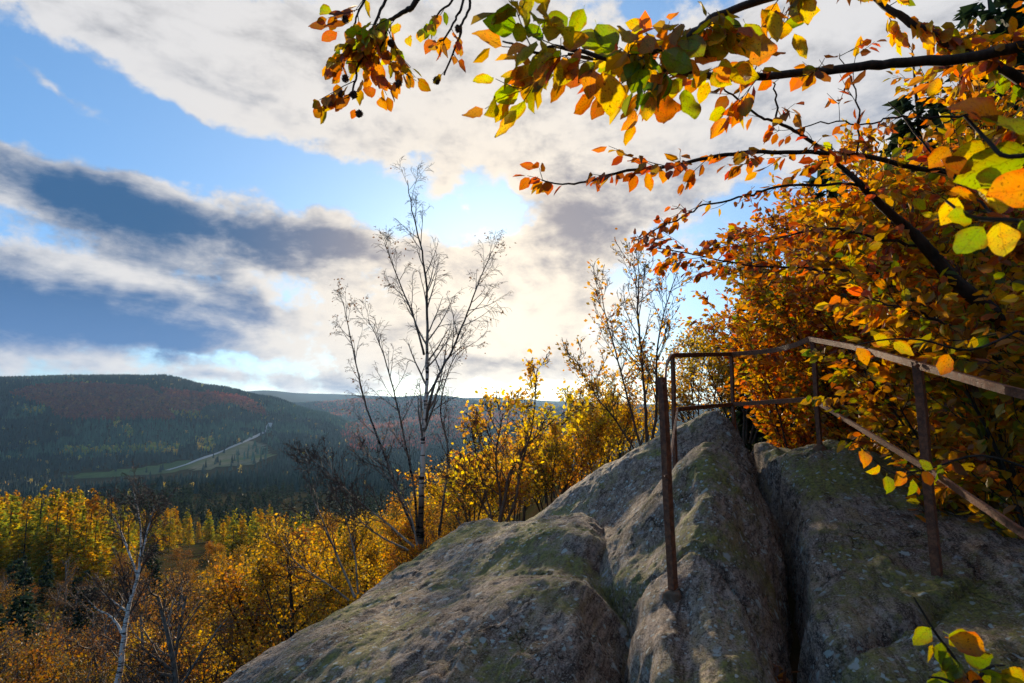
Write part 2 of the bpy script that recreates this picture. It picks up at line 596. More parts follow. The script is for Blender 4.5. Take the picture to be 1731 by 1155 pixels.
def rock_material():
    m, t = material('mossy_sandstone')
    pos = t.node('ShaderNodeNewGeometry').outputs['Position']
    # bedding runs down to the left
    cb = t.node('ShaderNodeCombineXYZ')
    for i_, (v_, k_) in enumerate((((-0.50, 0.09, 0.86), 1.0), ((0.34, 0.93, 0.10), 0.16), ((0.80, -0.33, 0.35), 1.0))):
        t.l.new(t.m('MULTIPLY', t.vm('DOT_PRODUCT', pos, v_, out=1), k_), cb.inputs[i_])
    bed = cb.outputs[0]
    nbed = t.noise(bed, 9.0, 8, 0.68, 0.4)
    nst = t.noise(t.mapping(bed, loc=(4, 1, 7)), 34.0, 8, 0.78, 0.2)
    nbig = t.noise(pos, 1.7, 5, 0.6, 0.4)
    nmid = t.noise(pos, 9.0, 6, 0.65, 0.3)
    nfin = t.noise(pos, 48.0, 5, 0.72)
    nsp = t.noise(pos, 130.0, 3, 0.7)
    c = t.mix(t.ramp(nst, 0.40, 0.60), (0.075, 0.050, 0.036), (0.54, 0.42, 0.325))
    c = t.mix(t.m('MULTIPLY', t.ramp(nbed, 0.50, 0.66), 0.75), c, (0.46, 0.34, 0.16))
    c = t.mix(t.m('MULTIPLY', t.ramp(nbig, 0.44, 0.66), 0.6), c, (0.20, 0.115, 0.070))
    c = t.mix(t.m('MULTIPLY', t.ramp(nmid, 0.50, 0.66), 0.35), c, (0.50, 0.44, 0.41))
    c = t.mix(t.m('MULTIPLY', t.ramp(nbed, 0.46, 0.34), 0.7), c, (0.055, 0.04, 0.03))
    c = t.mix(t.m('MULTIPLY', t.ramp(nfin, 0.52, 0.62), 0.75), c, (0.05, 0.037, 0.028))
    c = t.mix(t.m('MULTIPLY', t.ramp(nsp, 0.55, 0.62), 0.7), c, (0.58, 0.50, 0.42))
    c = t.mix(t.m('MULTIPLY', t.ramp(nsp, 0.45, 0.38), 0.7), c, (0.05, 0.037, 0.03))
    # hairline cracks
    ve = t.node('ShaderNodeTexVoronoi', feature='DISTANCE_TO_EDGE')
    ve.inputs['Scale'].default_value = 2.1
    t.l.new(t.vm('ADD', pos, t.vm('MULTIPLY', t.noise(pos, 3.0, 5, 0.65, out=1), (0.5, 0.5, 0.5))), ve.inputs['Vector'])
    ck = t.m('MAXIMUM', t.ramp(ve.outputs['Distance'], 0.002, 0.016), t.ramp(nbig, 0.50, 0.56, 1.0, 0.0))
    c = t.mix(ck, t.mix(1.0, c, (0.25, 0.22, 0.20), 'MULTIPLY'), c)
    # moss in patches on the flat, upward faces
    geo = t.node('ShaderNodeNewGeometry')
    nz = t.node('ShaderNodeSeparateXYZ')
    t.l.new(geo.outputs['Normal'], nz.inputs[0])
    mo = t.noise(t.mapping(pos, loc=(3.1, 0, 0)), 1.35, 6, 0.66, 0.5)
    mo2 = t.noise(pos, 16.0, 5, 0.7)
    mo = t.m('ADD', t.m('MULTIPLY_ADD', mo2, 0.42, mo), t.m('MULTIPLY', nz.outputs[2], 0.12))
    mk = t.ramp(mo, 0.78, 0.95)
    mcol = t.mix(t.ramp(nfin, 0.35, 0.68), (0.085, 0.10, 0.018), (0.38, 0.37, 0.075))
    c = t.mix(t.m('MULTIPLY', mk, t.ramp(nst, 0.36, 0.60, 0.35, 0.95)), c, mcol)
    # crusts of pale lichen
    wv = t.vm('ADD', pos, t.vm('MULTIPLY', t.noise(pos, 14.0, 3, 0.6, out=1), (0.07, 0.07, 0.07)))
    for sc_, th, colr, gate, g0 in ((9.0, 0.25, (0.50, 0.54, 0.50), 2.1, 0.47), (21.0, 0.30, (0.46, 0.54, 0.50), 1.6, 0.46), (34.0, 0.30, (0.52, 0.56, 0.52), 1.1, 0.45), (4.2, 0.15, (0.45, 0.45, 0.45), 3.0, 0.47)):
        vo = t.node('ShaderNodeTexVoronoi', feature='F1')
        vo.inputs['Scale'].default_value = sc_
        t.l.new(wv, vo.inputs['Vector'])
        spot = t.ramp(t.m('MULTIPLY_ADD', nfin, 0.16, vo.outputs['Distance']), th, th + 0.07, 1.0, 0.0)
        sel = t.ramp(t.noise(t.mapping(pos, loc=(sc_, 4, 2)), gate, 3, 0.6), g0, g0 + 0.08)
        rs = t.ramp(vo.outputs['Color'], 0.5, 0.55)
        c = t.mix(t.m('MULTIPLY', t.m('MULTIPLY', spot, sel), t.m('MULTIPLY', rs, 0.9)), c, colr)
    nb = bump(t, nbed, 0.8, 0.03)
    nb = bump(t, nst, 1.0, 0.022, nb)
    nb = bump(t, nfin, 1.0, 0.014, nb)
    nb = bump(t, nsp, 1.0, 0.006, nb)
    nb = bump(t, ck, 1.0, 0.03, nb)
    nb = bump(t, t.m('MULTIPLY', mk, mo2), 0.6, 0.012, nb)
    p = principled(t, c, 0.88, 0.25, nb)
    t.l.new(p.outputs[0], t.out.inputs[0])
    return m


M['rock'] = rock_material()


def rust_material():
    m, t = material('rusted_iron')
    pos = t.node('ShaderNodeNewGeometry').outputs['Position']
    n = t.noise(pos, 40.0, 6, 0.65)
    n2 = t.noise(pos, 170.0, 3, 0.6)
    c = t.mix(t.ramp(n, 0.35, 0.68), (0.12, 0.042, 0.020), (0.30, 0.110, 0.050))
    c = t.mix(t.m('MULTIPLY', t.ramp(n2, 0.5, 0.7), 0.6), c, (0.05, 0.026, 0.018))
    nb = bump(t, n2, 0.8, 0.003)
    nb = bump(t, n, 0.5, 0.006, nb)
    p = principled(t, c, t.ramp(n, 0.3, 0.7, 0.55, 0.8), 0.35, nb)
    t.l.new(p.outputs[0], t.out.inputs[0])
    return m


M['rust'] = rust_material()


M['mortar'] = None


def ground_material(name, c1, c2, c3, scale, bump_d=0.05):
    m, t = material(name)
    pos = t.node('ShaderNodeNewGeometry').outputs['Position']
    n = t.noise(pos, scale, 6, 0.65)
    n2 = t.noise(pos, scale * 0.13, 4, 0.6)
    c = t.mix(t.ramp(n, 0.35, 0.65), c1, c2)
    c = t.mix(t.ramp(n2, 0.42, 0.6), c, c3)
    p = principled(t, c, 1.0, 0.0, bump(t, n, 0.6, bump_d))
    t.l.new(p.outputs[0], t.out.inputs[0])
    return m


M['ground'] = ground_material('forest_floor', (0.035, 0.026, 0.013), (0.075, 0.045, 0.02), (0.035, 0.04, 0.014), 3.0)
M['mortar'] = ground_material('rust_stained_mortar', (0.11, 0.075, 0.05), (0.20, 0.15, 0.11), (0.17, 0.085, 0.045), 30.0, 0.01)
M['meadow'] = ground_material('valley_grass', (0.07, 0.10, 0.03), (0.11, 0.14, 0.045), (0.09, 0.115, 0.05), 0.04, 0.2)
M['clearing'] = ground_material('clear_felled_ground', (0.13, 0.125, 0.065), (0.20, 0.17, 0.11), (0.10, 0.125, 0.05), 0.06, 0.2)
M['road'] = ground_material('gravel_road', (0.33, 0.32, 0.30), (0.42, 0.40, 0.38), (0.35, 0.34, 0.32), 0.2, 0.05)

# ------------------------------------------------------------------ terrain
# ground heights along sight columns: photo column -> (distance ahead, height relative to the eye)
def zz(py, Y):
    return (690 - py) / F * Y


COLS = [
    (-700, [(2, -5), (5, -7), (10, -10), (20, -15), (40, -23), (80, -33), (125, -40), (250, -56), (400, -84), (700, -125), (1100, -165), (1400, -172), (1650, -150), (2000, -70), (2700, 120), (3500, 60), (5000, -40), (9000, 60), (15000, 60)]),
    (0, [(2, -4.5), (5, -6.5), (10, -9.5), (20, -15), (40, -24), (80, -31), (125, -38), (250, -54), (400, -84), (700, -125), (1100, -165), (1400, -172), (1650, -150), (2000, zz(712, 2000)), (2700, zz(629, 2700)), (3500, 60), (5000, -40), (9000, zz(676, 9000)), (15000, 60)]),
    (120, [(2, -4), (5, -6), (10, -9), (20, -14.5), (40, -23.5), (80, -30), (125, -38), (250, -54), (400, -82), (700, -118), (1100, -162), (1400, -170), (1650, -146), (2000, zz(708, 2000)), (2750, zz(625, 2750)), (3500, 60), (5000, -40), (9000, zz(676, 9000)), (15000, 60)]),
    (275, [(2, -3.5), (5, -5.5), (10, -8.5), (20, -13.5), (40, -22), (80, -29), (125, -37), (250, -54), (400, -80), (650, -94), (1000, -150), (1350, -163), (1700, -135), (2100, zz(695, 2100)), (2750, zz(624, 2750)), (3500, 40), (5000, -60), (9000, zz(665, 9000)), (15000, 60)]),
    (360, [(2, -3), (5, -5), (10, -7.8), (20, -12.5), (40, -20.5), (80, -27), (125, -35), (250, -57), (400, -80), (650, -94), (1000, -145), (1300, -150), (1700, -128), (2100, zz(708, 2100)), (2650, zz(645, 2650)), (3500, -10), (5000, -60), (9000, zz(662, 9000)), (15000, 60)]),
    (450, [(2, -2.6), (5, -4.5), (10, -7), (20, -12), (40, -19.5), (80, -25), (125, -34), (250, -57), (400, -80), (650, -94), (1000, -138), (1300, -138), (1700, -112), (2100, zz(729, 2100)), (2600, zz(667, 2600)), (3500, -60), (4500, -60), (9000, zz(658, 9000)), (15000, 60)]),
    (540, [(2, -2.2), (5, -3.8), (10, -6), (20, -11), (40, -18.5), (80, -24), (125, -33), (250, -58), (400, -80), (650, -94), (1000, -132), (1300, -132), (1700, -115), (2100, zz(738, 2100)), (2600, zz(698, 2600)), (3500, zz(718, 3500)), (5000, zz(676, 5000)), (6500, -60), (9500, zz(661, 9500)), (15000, 80)]),
    (640, [(2, -1.9), (5, -3.0), (10, -5), (20, -10), (40, -17.5), (80, -24), (125, -34), (250, -58), (400, -80), (650, -100), (1000, -132), (1300, -135), (1700, -140), (2300, zz(752, 2300)), (3500, zz(722, 3500)), (5000, zz(669, 5000)), (6500, -40), (9500, zz(666, 9500)), (15000, 80)]),
    (740, [(2, -1.7), (5, -2.4), (10, -3.8), (20, -8.5), (40, -16), (80, -24), (125, -35), (250, -62), (400, -85), (650, -110), (1000, -135), (1300, -140), (1700, -140), (2300, zz(742, 2300)), (3500, zz(706, 3500)), (5000, zz(666, 5000)), (6500, 0), (9500, zz(673, 9500)), (15000, 80)]),
    (830, [(2, -1.6), (5, -1.9), (10, -2.4), (20, -5.0), (40, -9), (80, -18), (125, -27), (250, -50), (400, -75), (650, -105), (1000, -140), (1300, -145), (1700, -140), (2300, zz(740, 2300)), (3500, zz(708, 3500)), (5000, zz(678, 5000)), (6500, 0), (9500, zz(670, 9500)), (15000, 80)]),
    (930, [(2, -1.5), (5, -1.7), (10, -1.9), (20, -3.2), (40, -6), (80, -10), (125, -16), (250, -35), (400, -60), (650, -95), (1000, -140), (1300, -145), (1700, -140), (2300, zz(735, 2300)), (3500, zz(708, 3500)), (5000, zz(692, 5000)), (6500, 0), (9500, zz(676, 9500)), (15000, 80)]),
    (1100, [(2, -1.45), (5, -1.35), (10, -1.3), (20, -1.9), (40, -3), (80, -5), (125, -8), (250, -20), (400, -45), (650, -85), (1000, -130), (1700, -140), (3500, -60), (5000, 0), (9500, 60), (15000, 80)]),
    (1350, [(2, -1.4), (5, -1.0), (10, -0.7), (20, -0.6), (40, -0.5), (80, -1), (125, -3), (250, -15), (400, -40), (650, -80), (1000, -130), (1700, -140), (3500, -60), (5000, 0), (9500, 60), (15000, 80)]),
    (1731, [(2, -1.35), (5, -0.9), (10, -0.5), (20, 0.0), (40, 0.5), (80, 1), (125, -1), (250, -12), (400, -35), (650, -80), (1000, -130), (1700, -140), (3500, -60), (5000, 0), (9500, 60), (15000, 80)]),
    (2600, [(2, -1.35), (5, -0.9), (10, -0.5), (20, 0.0), (40, 0.5), (80, 1), (125, -1), (250, -12), (400, -35), (650, -80), (1000, -130), (1700, -140), (3500, -60), (5000, 0), (9500, 60), (15000, 80)]),
]
LR0, LR1, NR = math.log(0.6), math.log(14500.0), 260
lr = np.linspace(LR0, LR1, NR)
prof_az, prof = [], []
for px, pr in COLS:
    prof_az.append(math.atan2((px - CX) / F, 1.0))
    a = np.array(pr, float)
    z = np.interp(lr, np.log(a[:, 0]), a[:, 1])
    # soften the kinks
    k = np.exp(-np.linspace(-2, 2, 13) ** 2)
    k /= k.sum()
    z = np.convolve(np.pad(z, 6, mode='edge'), k, 'valid')
    prof.append(z)
prof = np.array(prof)
prof_az = np.array(prof_az)
# azimuth grid: fine ahead, coarse behind; far behind the two sides meet
az_f = np.radians(np.concatenate([np.arange(-180, -64, 4.0), np.arange(-64, 64, 0.5), np.arange(64, 181, 4.0)]))
back = 0.5 * (prof[0] + prof[-1])
GZ = np.zeros((len(az_f), NR))
for i, a in enumerate(az_f):
    if a < prof_az[0]:
        f = min(1, (prof_az[0] - a) / (math.pi + prof_az[0]))
        z = prof[0] * (1 - f) + back * f
    elif a > prof_az[-1]:
        f = min(1, (a - prof_az[-1]) / (math.pi - prof_az[-1]))
        z = prof[-1] * (1 - f) + back * f
    else:
        j = min(max(np.searchsorted(prof_az, a) - 1, 0), len(prof_az) - 2)
        f = (a - prof_az[j]) / (prof_az[j + 1] - prof_az[j])
        f = f * f * (3 - 2 * f) * 0.6 + f * 0.4
        z = prof[j] * (1 - f) + prof[j + 1] * f
    # profiles are by distance ahead; stretch by the angle off axis
    c = max(math.cos(a), 0.45)
    GZ[i] = np.interp(lr + math.log(c), lr, z)
RR = np.exp(lr)
GX = np.sin(az_f)[:, None] * RR[None]
GY = np.cos(az_f)[:, None] * RR[None]
amp = np.where(RR < 60, RR * 0.012, np.minimum(RR * 0.006, 14.0))
GZ += amp[None] * fbm(np.stack([GX / (RR * 0.16), GY / (RR * 0.16), np.log(RR)[None] * 3 + 0 * GX], -1), 4, 0.5, 5)
GZ += np.where(RR > 1500, 16.0, 0.0)[None] * fbm(np.stack([GX / 900, GY / 900, 0 * GX], -1), 3, 0.5, 9)


def H(x, y):
    x = np.asarray(x, float)
    y = np.asarray(y, float)
    a = np.arctan2(x, y)
    r = np.log(np.maximum(np.hypot(x, y), 0.61))
    fi = np.interp(a, az_f, np.arange(len(az_f)))
    fj = np.clip((r - LR0) / (LR1 - LR0) * (NR - 1), 0, NR - 1.001)
    i = np.clip(fi.astype(int), 0, len(az_f) - 2)
    j = fj.astype(int)
    u, v = fi - i, fj - j
    return GZ[i, j] * (1 - u) * (1 - v) + GZ[i + 1, j] * u * (1 - v) + GZ[i, j + 1] * (1 - u) * v + GZ[i + 1, j + 1] * u * v


V = np.stack([GX, GY, GZ], -1).reshape(-1, 3)
na = len(az_f)
ii, jj = np.meshgrid(np.arange(na - 1), np.arange(NR - 1), indexing='ij')
q = np.stack([ii * NR + jj, ii * NR + jj + 1, (ii + 1) * NR + jj + 1, (ii + 1) * NR + jj], -1).reshape(-1, 4)
tag(link('terrain', make_mesh('terrain', V, [q[:, ::-1]], [M['ground']], smooth=True)), 'forested slopes falling from the rock into the valley and rising to the far ridges', kind='structure')


def ground_at(px, py, y0=500.0, y1=9000.0):
    """where the line of sight through a photo pixel meets the ground"""
    d = ray(px, py)
    d = d / d.y
    Y = np.exp(np.linspace(math.log(y0), math.log(y1), 900))
    z = d.z * Y - H(d.x * Y, Y)
    k = np.argmax(z < 0)
    if z[k] >= 0:
        k = len(Y) - 1
    return Vector((d.x * Y[k], Y[k], float(H(d.x * Y[k], Y[k]))))


def inpoly(px, py, poly):
    px = np.asarray(px)
    py = np.asarray(py)
    r = np.zeros(px.shape, bool)
    n = len(poly)
    for i in range(n):
        x1, y1 = poly[i]
        x2, y2 = poly[(i + 1) % n]
        c = ((y1 > py) != (y2 > py)) & (px < (x2 - x1) * (py - y1) / (y2 - y1 + 1e-9) + x1)
        r ^= c
    return r


# road and open ground of the valley, draped on the terrain
def drape_strip(name, pts, width, lift, mat, label):
    w = [ground_at(*p) for p in pts]
    # resample
    L, R = [], []
    P2 = []
    for a, b in zip(w[:-1], w[1:]):
        n = max(2, int((b - a).length / 25))
        P2 += [a.lerp(b, k / n) for k in range(n)]
    P2.append(w[-1])
    pts3 = []
    for k, p in enumerate(P2):
        t = (P2[min(k + 1, len(P2) - 1)] - P2[max(k - 1, 0)])
        t.z = 0
        s = Vector((t.y, -t.x, 0)).normalized() * width * (0.5 + 0.22 * math.sin(k * 0.9) * math.sin(k * 0.37))
        for q_ in (p - s, p + s):
            pts3.append((q_.x, q_.y, float(H(q_.x, q_.y)) + lift))
    n = len(P2)
    f = [(2 * k, 2 * k + 1, 2 * k + 3, 2 * k + 2) for k in range(n - 1)]
    return tag(link(name, make_mesh(name, pts3, [f], [mat])), label, kind='structure')


ROAD = [(457, 716), (451, 728), (436, 737), (414, 748), (385, 760), (352, 773), (318, 786), (282, 797)]
drape_strip('road', ROAD, 14, 2.2, M['road'], 'pale road climbing the valley')


def drape_patch(name, poly, lift, mat, label):
    w = [ground_at(*p, 700.0, 2600.0) for p in poly]
    xs, ys = [p.x for p in w], [p.y for p in w]
    st = 22.0
    gx, gy = np.meshgrid(np.arange(min(xs), max(xs), st), np.arange(min(ys), max(ys), st), indexing='ij')
    inside = inpoly(gx, gy, [(p.x, p.y) for p in w])
    z = H(gx, gy) + lift
    V = np.stack([gx, gy, z], -1).reshape(-1, 3)
    n1_, n2_ = gx.shape
    f = []
    for i in range(n1_ - 1):
        for j in range(n2_ - 1):
            if inside[i, j] and inside[i + 1, j] and inside[i, j + 1] and inside[i + 1, j + 1]:
                f.append((i * n2_ + j, (i + 1) * n2_ + j, (i + 1) * n2_ + j + 1, i * n2_ + j + 1))
    if f:
        tag(link(name, make_mesh(name, V, [f], [mat], smooth=True)), label, kind='structure')


MEADOW = [(60, 809), (150, 798), (230, 791), (300, 779), (345, 777), (335, 792), (280, 803), (180, 811)]
CLEAR = [(300, 790), (345, 772), (385, 759), (425, 745), (452, 752), (472, 771), (430, 788), (370, 795), (310, 799)]
drape_patch('meadow', MEADOW, 1.2, M['meadow'], 'strip of green meadow on the valley floor')
drape_patch('clearing', CLEAR, 1.3, M['clearing'], 'pale felled ground beside the road')

# ------------------------------------------------------------------ the rock outcrop
def tps(ctrl, smooth=1e-3):
    """thin plate height surface through (x, y, z) points"""
    c = np.array(ctrl, float)
    n = len(c)
    d = np.linalg.norm(c[:, None, :2] - c[None, :, :2], axis=-1)
    Kk = np.where(d > 0, d * d * np.log(d + 1e-9), 0) + np.eye(n) * smooth
    Pm = np.c_[np.ones(n), c[:, :2]]
    A = np.block([[Kk, Pm], [Pm.T, np.zeros((3, 3))]])
    w = np.linalg.solve(A, np.r_[c[:, 2], 0, 0, 0])

    def f(x, y):
        dd = np.sqrt((x[..., None] - c[:, 0]) ** 2 + (y[..., None] - c[:, 1]) ** 2)
        kk = np.where(dd > 1e-9, dd * dd * np.log(dd + 1e-9), 0)
        return kk @ w[:n] + w[n] + w[n + 1] * x + w[n + 2] * y
    return f


def seg_dist(x, y, pts):
    best = np.full(x.shape, 1e9)
    side = np.zeros(x.shape)
    for (x1, y1), (x2, y2) in zip(pts[:-1], pts[1:]):
        dx, dy = x2 - x1, y2 - y1
        t = np.clip(((x - x1) * dx + (y - y1) * dy) / (dx * dx + dy * dy), 0, 1)
        ex, ey = x - (x1 + t * dx), y - (y1 + t * dy)
        d = np.hypot(ex, ey)
        m_ = d < best
        best = np.where(m_, d, best)
        side = np.where(m_, np.sign(dx * (y - y1) - dy * (x - x1)), side)
    return best, side


ROCK_TOP = []          # height functions, so that other things can stand on the rock


def slab(name, ctrl, outline, edges, label, cracks=(), seed=0, step=0.017, group=None):
    """ctrl: (px, py, Y) on the face; outline: plan polygon; edges: per outline edge (round radius, drop)"""
    C3 = [tuple(P(*c)) if len(c) == 3 and abs(c[0]) > 20 else tuple(c) for c in ctrl]
    f = tps(C3)
    ox = [p[0] for p in outline]
    oy = [p[1] for p in outline]
    gx, gy = np.meshgrid(np.arange(min(ox) - 0.7, max(ox) + 0.7, step), np.arange(min(oy) - 0.7, max(oy) + 0.7, step), indexing='ij')
    # ragged outline
    wx = gx + 0.10 * fbm(np.stack([gx * 1.6, gy * 1.6, 0 * gx + seed], -1), 4, 0.55, seed + 30) 
    wy = gy + 0.10 * fbm(np.stack([gx * 1.6, gy * 1.6, 0 * gx + seed + 9], -1), 4, 0.55, seed + 60)
    z = f(gx, gy)
    n = len(outline)
    inside = inpoly(wx, wy, outline)
    drop = np.zeros(gx.shape)
    dmin = np.full(gx.shape, 1e9)
    for k in range(n):
        d, s = seg_dist(wx, wy, [outline[k], outline[(k + 1) % n]])
        rr, dp = edges[k][:2]
        dep, pw_ = edges[k][2:] if len(edges[k]) > 2 else (rr * 0.5, 1.6)
        e = np.where(inside, np.clip(1 - d / rr, 0, 1) ** pw_ * dep, 0)
        nearest = d < dmin
        out = np.where(~inside, dep + d * dp, 0)
        drop = np.where(inside, np.maximum(drop, e), np.where(nearest, out, drop))
        dmin = np.minimum(dmin, d)
    z = z - drop
    p3 = np.stack([gx, gy, z * 1.0], -1)
    # tilted bedding: ledges plus lumps
    bed = p3 @ np.array([-0.50, 0.09, 0.86])
    t1_ = p3 @ np.array([0.34, 0.93, 0.10])
    t2_ = p3 @ np.array([0.80, -0.33, 0.35])
    lay = fbm(np.stack([bed * 5, t1_ * 0.9, t2_ * 5.5], -1), 5, 0.62, seed + 3)
    z = z + 0.030 * fbm(p3 * 1.5, 5, 0.52, seed) + 0.026 * lay + 0.010 * np.abs(fbm(p3 * 4.0, 4, 0.5, seed + 7)) \
        + 0.012 * fbm(p3 * 10, 5, 0.68, seed + 11) + 0.016 * fbm(np.stack([bed * 14, t1_ * 2.5, t2_ * 14], -1), 4, 0.66, seed + 12) - 0.012 * np.clip(fbm(p3 * 2.6, 4, 0.6, seed + 17) - 0.12, 0, 0.3) * 2
    # flakes of the bedding: ledges with sharp lower edges
    bb = bed * 7.5 + 1.6 * fbm(p3 * 1.3, 4, 0.55, seed + 41)
    fr = bb - np.floor(bb)
    z = z + 0.020 * (fr - 0.5) * np.clip((1 - fr) / 0.07, 0, 1) * np.clip(0.5 + 1.5 * fbm(p3 * 0.9, 2, 0.5, seed + 43), 0.1, 1)
    for pts, width, depth, stepdown in cracks:
        pw = [P(*c) for c in pts]
        d, s = seg_dist(wx * 0.35 + gx * 0.65, wy * 0.35 + gy * 0.65, [(p.x, p.y) for p in pw])
        z = z - depth * np.exp(-(d / width) ** 2)
        if stepdown:
            z = z - stepdown * (s > 0) * np.exp(-(d / 0.5) ** 2)
    V = np.stack([gx + 0.03 * fbm(p3 * 3.5, 3, 0.5, seed + 21), gy + 0.03 * fbm(p3 * 3.5, 3, 0.5, seed + 22), z], -1).reshape(-1, 3)
    keep = (z > -6.5) & (dmin < 9)
    keep &= inside | (dmin < 0.62)
    n1_, n2_ = gx.shape
    ii, jj = np.meshgrid(np.arange(n1_ - 1), np.arange(n2_ - 1), indexing='ij')
    ok = keep[:-1, :-1] & keep[1:, :-1] & keep[:-1, 1:] & keep[1:, 1:]
    q = np.stack([ii * n2_ + jj, (ii + 1) * n2_ + jj, (ii + 1) * n2_ + jj + 1, ii * n2_ + jj + 1], -1)[ok]
    used, inv = np.unique(q, return_inverse=True)
    o = link(name, make_mesh(name, V[used], [inv.reshape(-1, 4)], [M['rock']], smooth=True))
    tag(o, label, 'rock', group)
    ROCK_TOP.append((f, outline))
    return o


slab('rock_slab',
     [(400, 1155, 3.05), (600, 1018, 4.25), (795, 884, 6.0), (900, 880, 5.5), (960, 870, 5.0), (990, 905, 4.05), (1003, 1000, 3.1), (985, 1100, 2.5), (1045, 960, 3.95), (1052, 1050, 3.0), (1042, 1155, 2.42),
      (700, 1155, 2.42), (800, 1000, 3.5), (900, 950, 3.95), (860, 1100, 2.58), (0.0, 1.2, -1.35), (-0.8, 1.4, -1.55), (-1.9, 2.2, -1.9), (0.4, 0.2, -1.4)],
     [(-2.1, 1.2), (-1.62, 3.05), (-1.25, 4.3), (-0.50, 6.15), (-0.22, 6.15), (-0.1, 5.75), (0.35, 5.55), (0.72, 4.75), (0.74, 3.9), (0.60, 3.0), (0.46, 2.2), (0.30, 0.3), (-1.2, -0.6)],
     [(0.10, 3.5)] * 4 + [(0.05, 3.0)] * 3 + [(0.10, 4.0, 0.05, 1.2), (0.20, 5.0, 0.12, 1.0), (0.24, 5.0, 0.20, 1.0), (0.24, 5.0, 0.22, 1.0)] + [(0.1, 2)] * 2,
     'long front slab with a mossy face sloping down to the lower left', seed=4, group='slabs of the rock outcrop')
slab('rock_slab',
     [(1225, 703, 5.5), (1215, 753, 4.2), (1208, 794, 3.65), (1198, 840, 3.3), (1190, 902, 3.0), (1184, 990, 2.68), (1188, 1080, 2.35), (1198, 1155, 2.1),
      (1150, 727, 5.9), (1060, 769, 6.0), (980, 816, 6.2), (888, 884, 6.4), (1140, 800, 4.95), (1100, 850, 4.35), (1130, 900, 3.45), (1138, 1003, 2.75), (1140, 955, 2.95),
      (1285, 850, 4.2), (1288, 950, 3.2), (1291, 1050, 2.62), (1243, 748, 5.35), (1262, 800, 4.75), (1070, 900, 3.78), (1085, 985, 3.1), (1100, 1100, 2.38), (1110, 1040, 2.65), (1010, 890, 5.0), (0.62, 1.0, -1.3), (0.9, 0.4, -1.35),
      (1.9, 6.6, -0.75), (1.2, 7.0, -1.1)],
     [(0.55, 0.6), (0.52, 2.2), (0.62, 3.0), (0.52, 3.9), (0.45, 4.7), (0.15, 5.5), (0.0, 6.35), (0.75, 6.5), (1.4, 6.2), (2.05, 5.75), (2.2, 5.35), (2.02, 4.55), (1.40, 3.1), (1.10, 2.5), (0.92, 1.9), (0.85, 0.5)],
     [(0.08, 4.0)] * 5 + [(0.05, 2.5)] * 4 + [(0.10, 3.0)] * 1 + [(0.12, 6.0, 0.10, 1.2)] * 4 + [(0.1, 3)] * 2,
     'tall pointed middle slab, its peak under the railing', seed=19, group='slabs of the rock outcrop',
     cracks=[([(1040, 985, 3.25), (1110, 985, 3.0), (1165, 966, 3.0), (1225, 1008, 2.8), (1262, 1048, 2.65), (1300, 1075, 2.5)], 0.022, 0.085, 0.035),
             ([(1165, 1010, 2.7), (1180, 1080, 2.4), (1170, 1155, 2.15)], 0.06, 0.06, 0)])
slab('rock_slab',
     [(1280, 744, 5.6), (1385, 753, 4.42), (1400, 748, 4.7), (1480, 782, 4.2), (1560, 850, 3.5), (1583, 983, 2.67), (1310, 830, 4.0), (1312, 950, 3.0), (1350, 1050, 2.5),
      (1500, 1155, 2.05), (1731, 1155, 1.95), (1731, 950, 2.6), (1420, 900, 3.2), (1330, 770, 4.9), (1.5, 0.6, -1.25), (2.6, 0.8, -1.0), (3.3, 2.6, -0.75), (3.2, 4.0, -0.6), (2.7, 5.8, -0.55)],
     [(1.16, 0.5), (1.19, 1.9), (1.26, 2.40), (1.47, 3.0), (1.95, 4.05), (2.2, 4.85), (2.33, 5.5), (2.55, 5.7), (3.2, 5.0), (3.5, 3.6), (3.3, 1.6), (2.6, 0.3)],
     [(0.06, 3.0)] * 2 + [(0.09, 6.0, 0.06, 1.4)] * 4 + [(0.12, 1.5)] * 6,
     'broad dark right-hand slab with pale lichen, under the beech leaves', seed=37, group='slabs of the rock outcrop',
     cracks=[([(1300, 1098, 2.35), (1370, 1112, 2.25), (1440, 1092, 2.28), (1545, 1056, 2.35), (1590, 1010, 2.5)], 0.025, 0.06, -0.035),
             ([(1335, 930, 3.05), (1365, 960, 2.9), (1398, 975, 2.8), (1432, 960, 2.85)], 0.014, 0.035, 0.015),
             ([(1290, 792, 4.6), (1350, 800, 4.3), (1405, 775, 4.4)], 0.03, 0.03, 0)])

# ------------------------------------------------------------------ the iron railing
rail = thing('railing', P(1138, 1003, 2.75), 'rusty iron railing of flat bars around the top of the rock', 'railing')


def angle_post(top, bottom, w=0.046, th=0.008, sink=0.12):
    """a length of angle iron: two flanges"""
    g = Geo()
    a, b = Vector(bottom), Vector(top)
    d = (b - a).normalized()
    a = a - d * sink
    tx = Vector((0.80, 0.60, 0))
    ty = Vector((-0.60, 0.80, 0))
    prof_ = [(0, 0), (w, 0), (w, th), (th, th), (th, w), (0, w)]
    V = []
    n = 7
    for k in range(n):
        p = a.lerp(b, k / (n - 1)) + Vector((0.0015 * math.sin(k * 1.7), 0.001 * math.cos(k * 2.1), 0))
        for (u, v) in prof_:
            V.append(tuple(p + tx * (u - w / 2) + ty * (v - w / 2)))
    q = []
    for k in range(n - 1):
        for j in range(6):
            j2 = (j + 1) % 6
            q.append((k * 6 + j, k * 6 + j2, (k + 1) * 6 + j2, (k + 1) * 6 + j))
    tpn = (n - 1) * 6
    q += [(tpn + 0, tpn + 1, tpn + 2, tpn + 3), (tpn + 0, tpn + 3, tpn + 4, tpn + 5)]
    g.add(V, q)
    return g.mesh('post', [M['rust']])


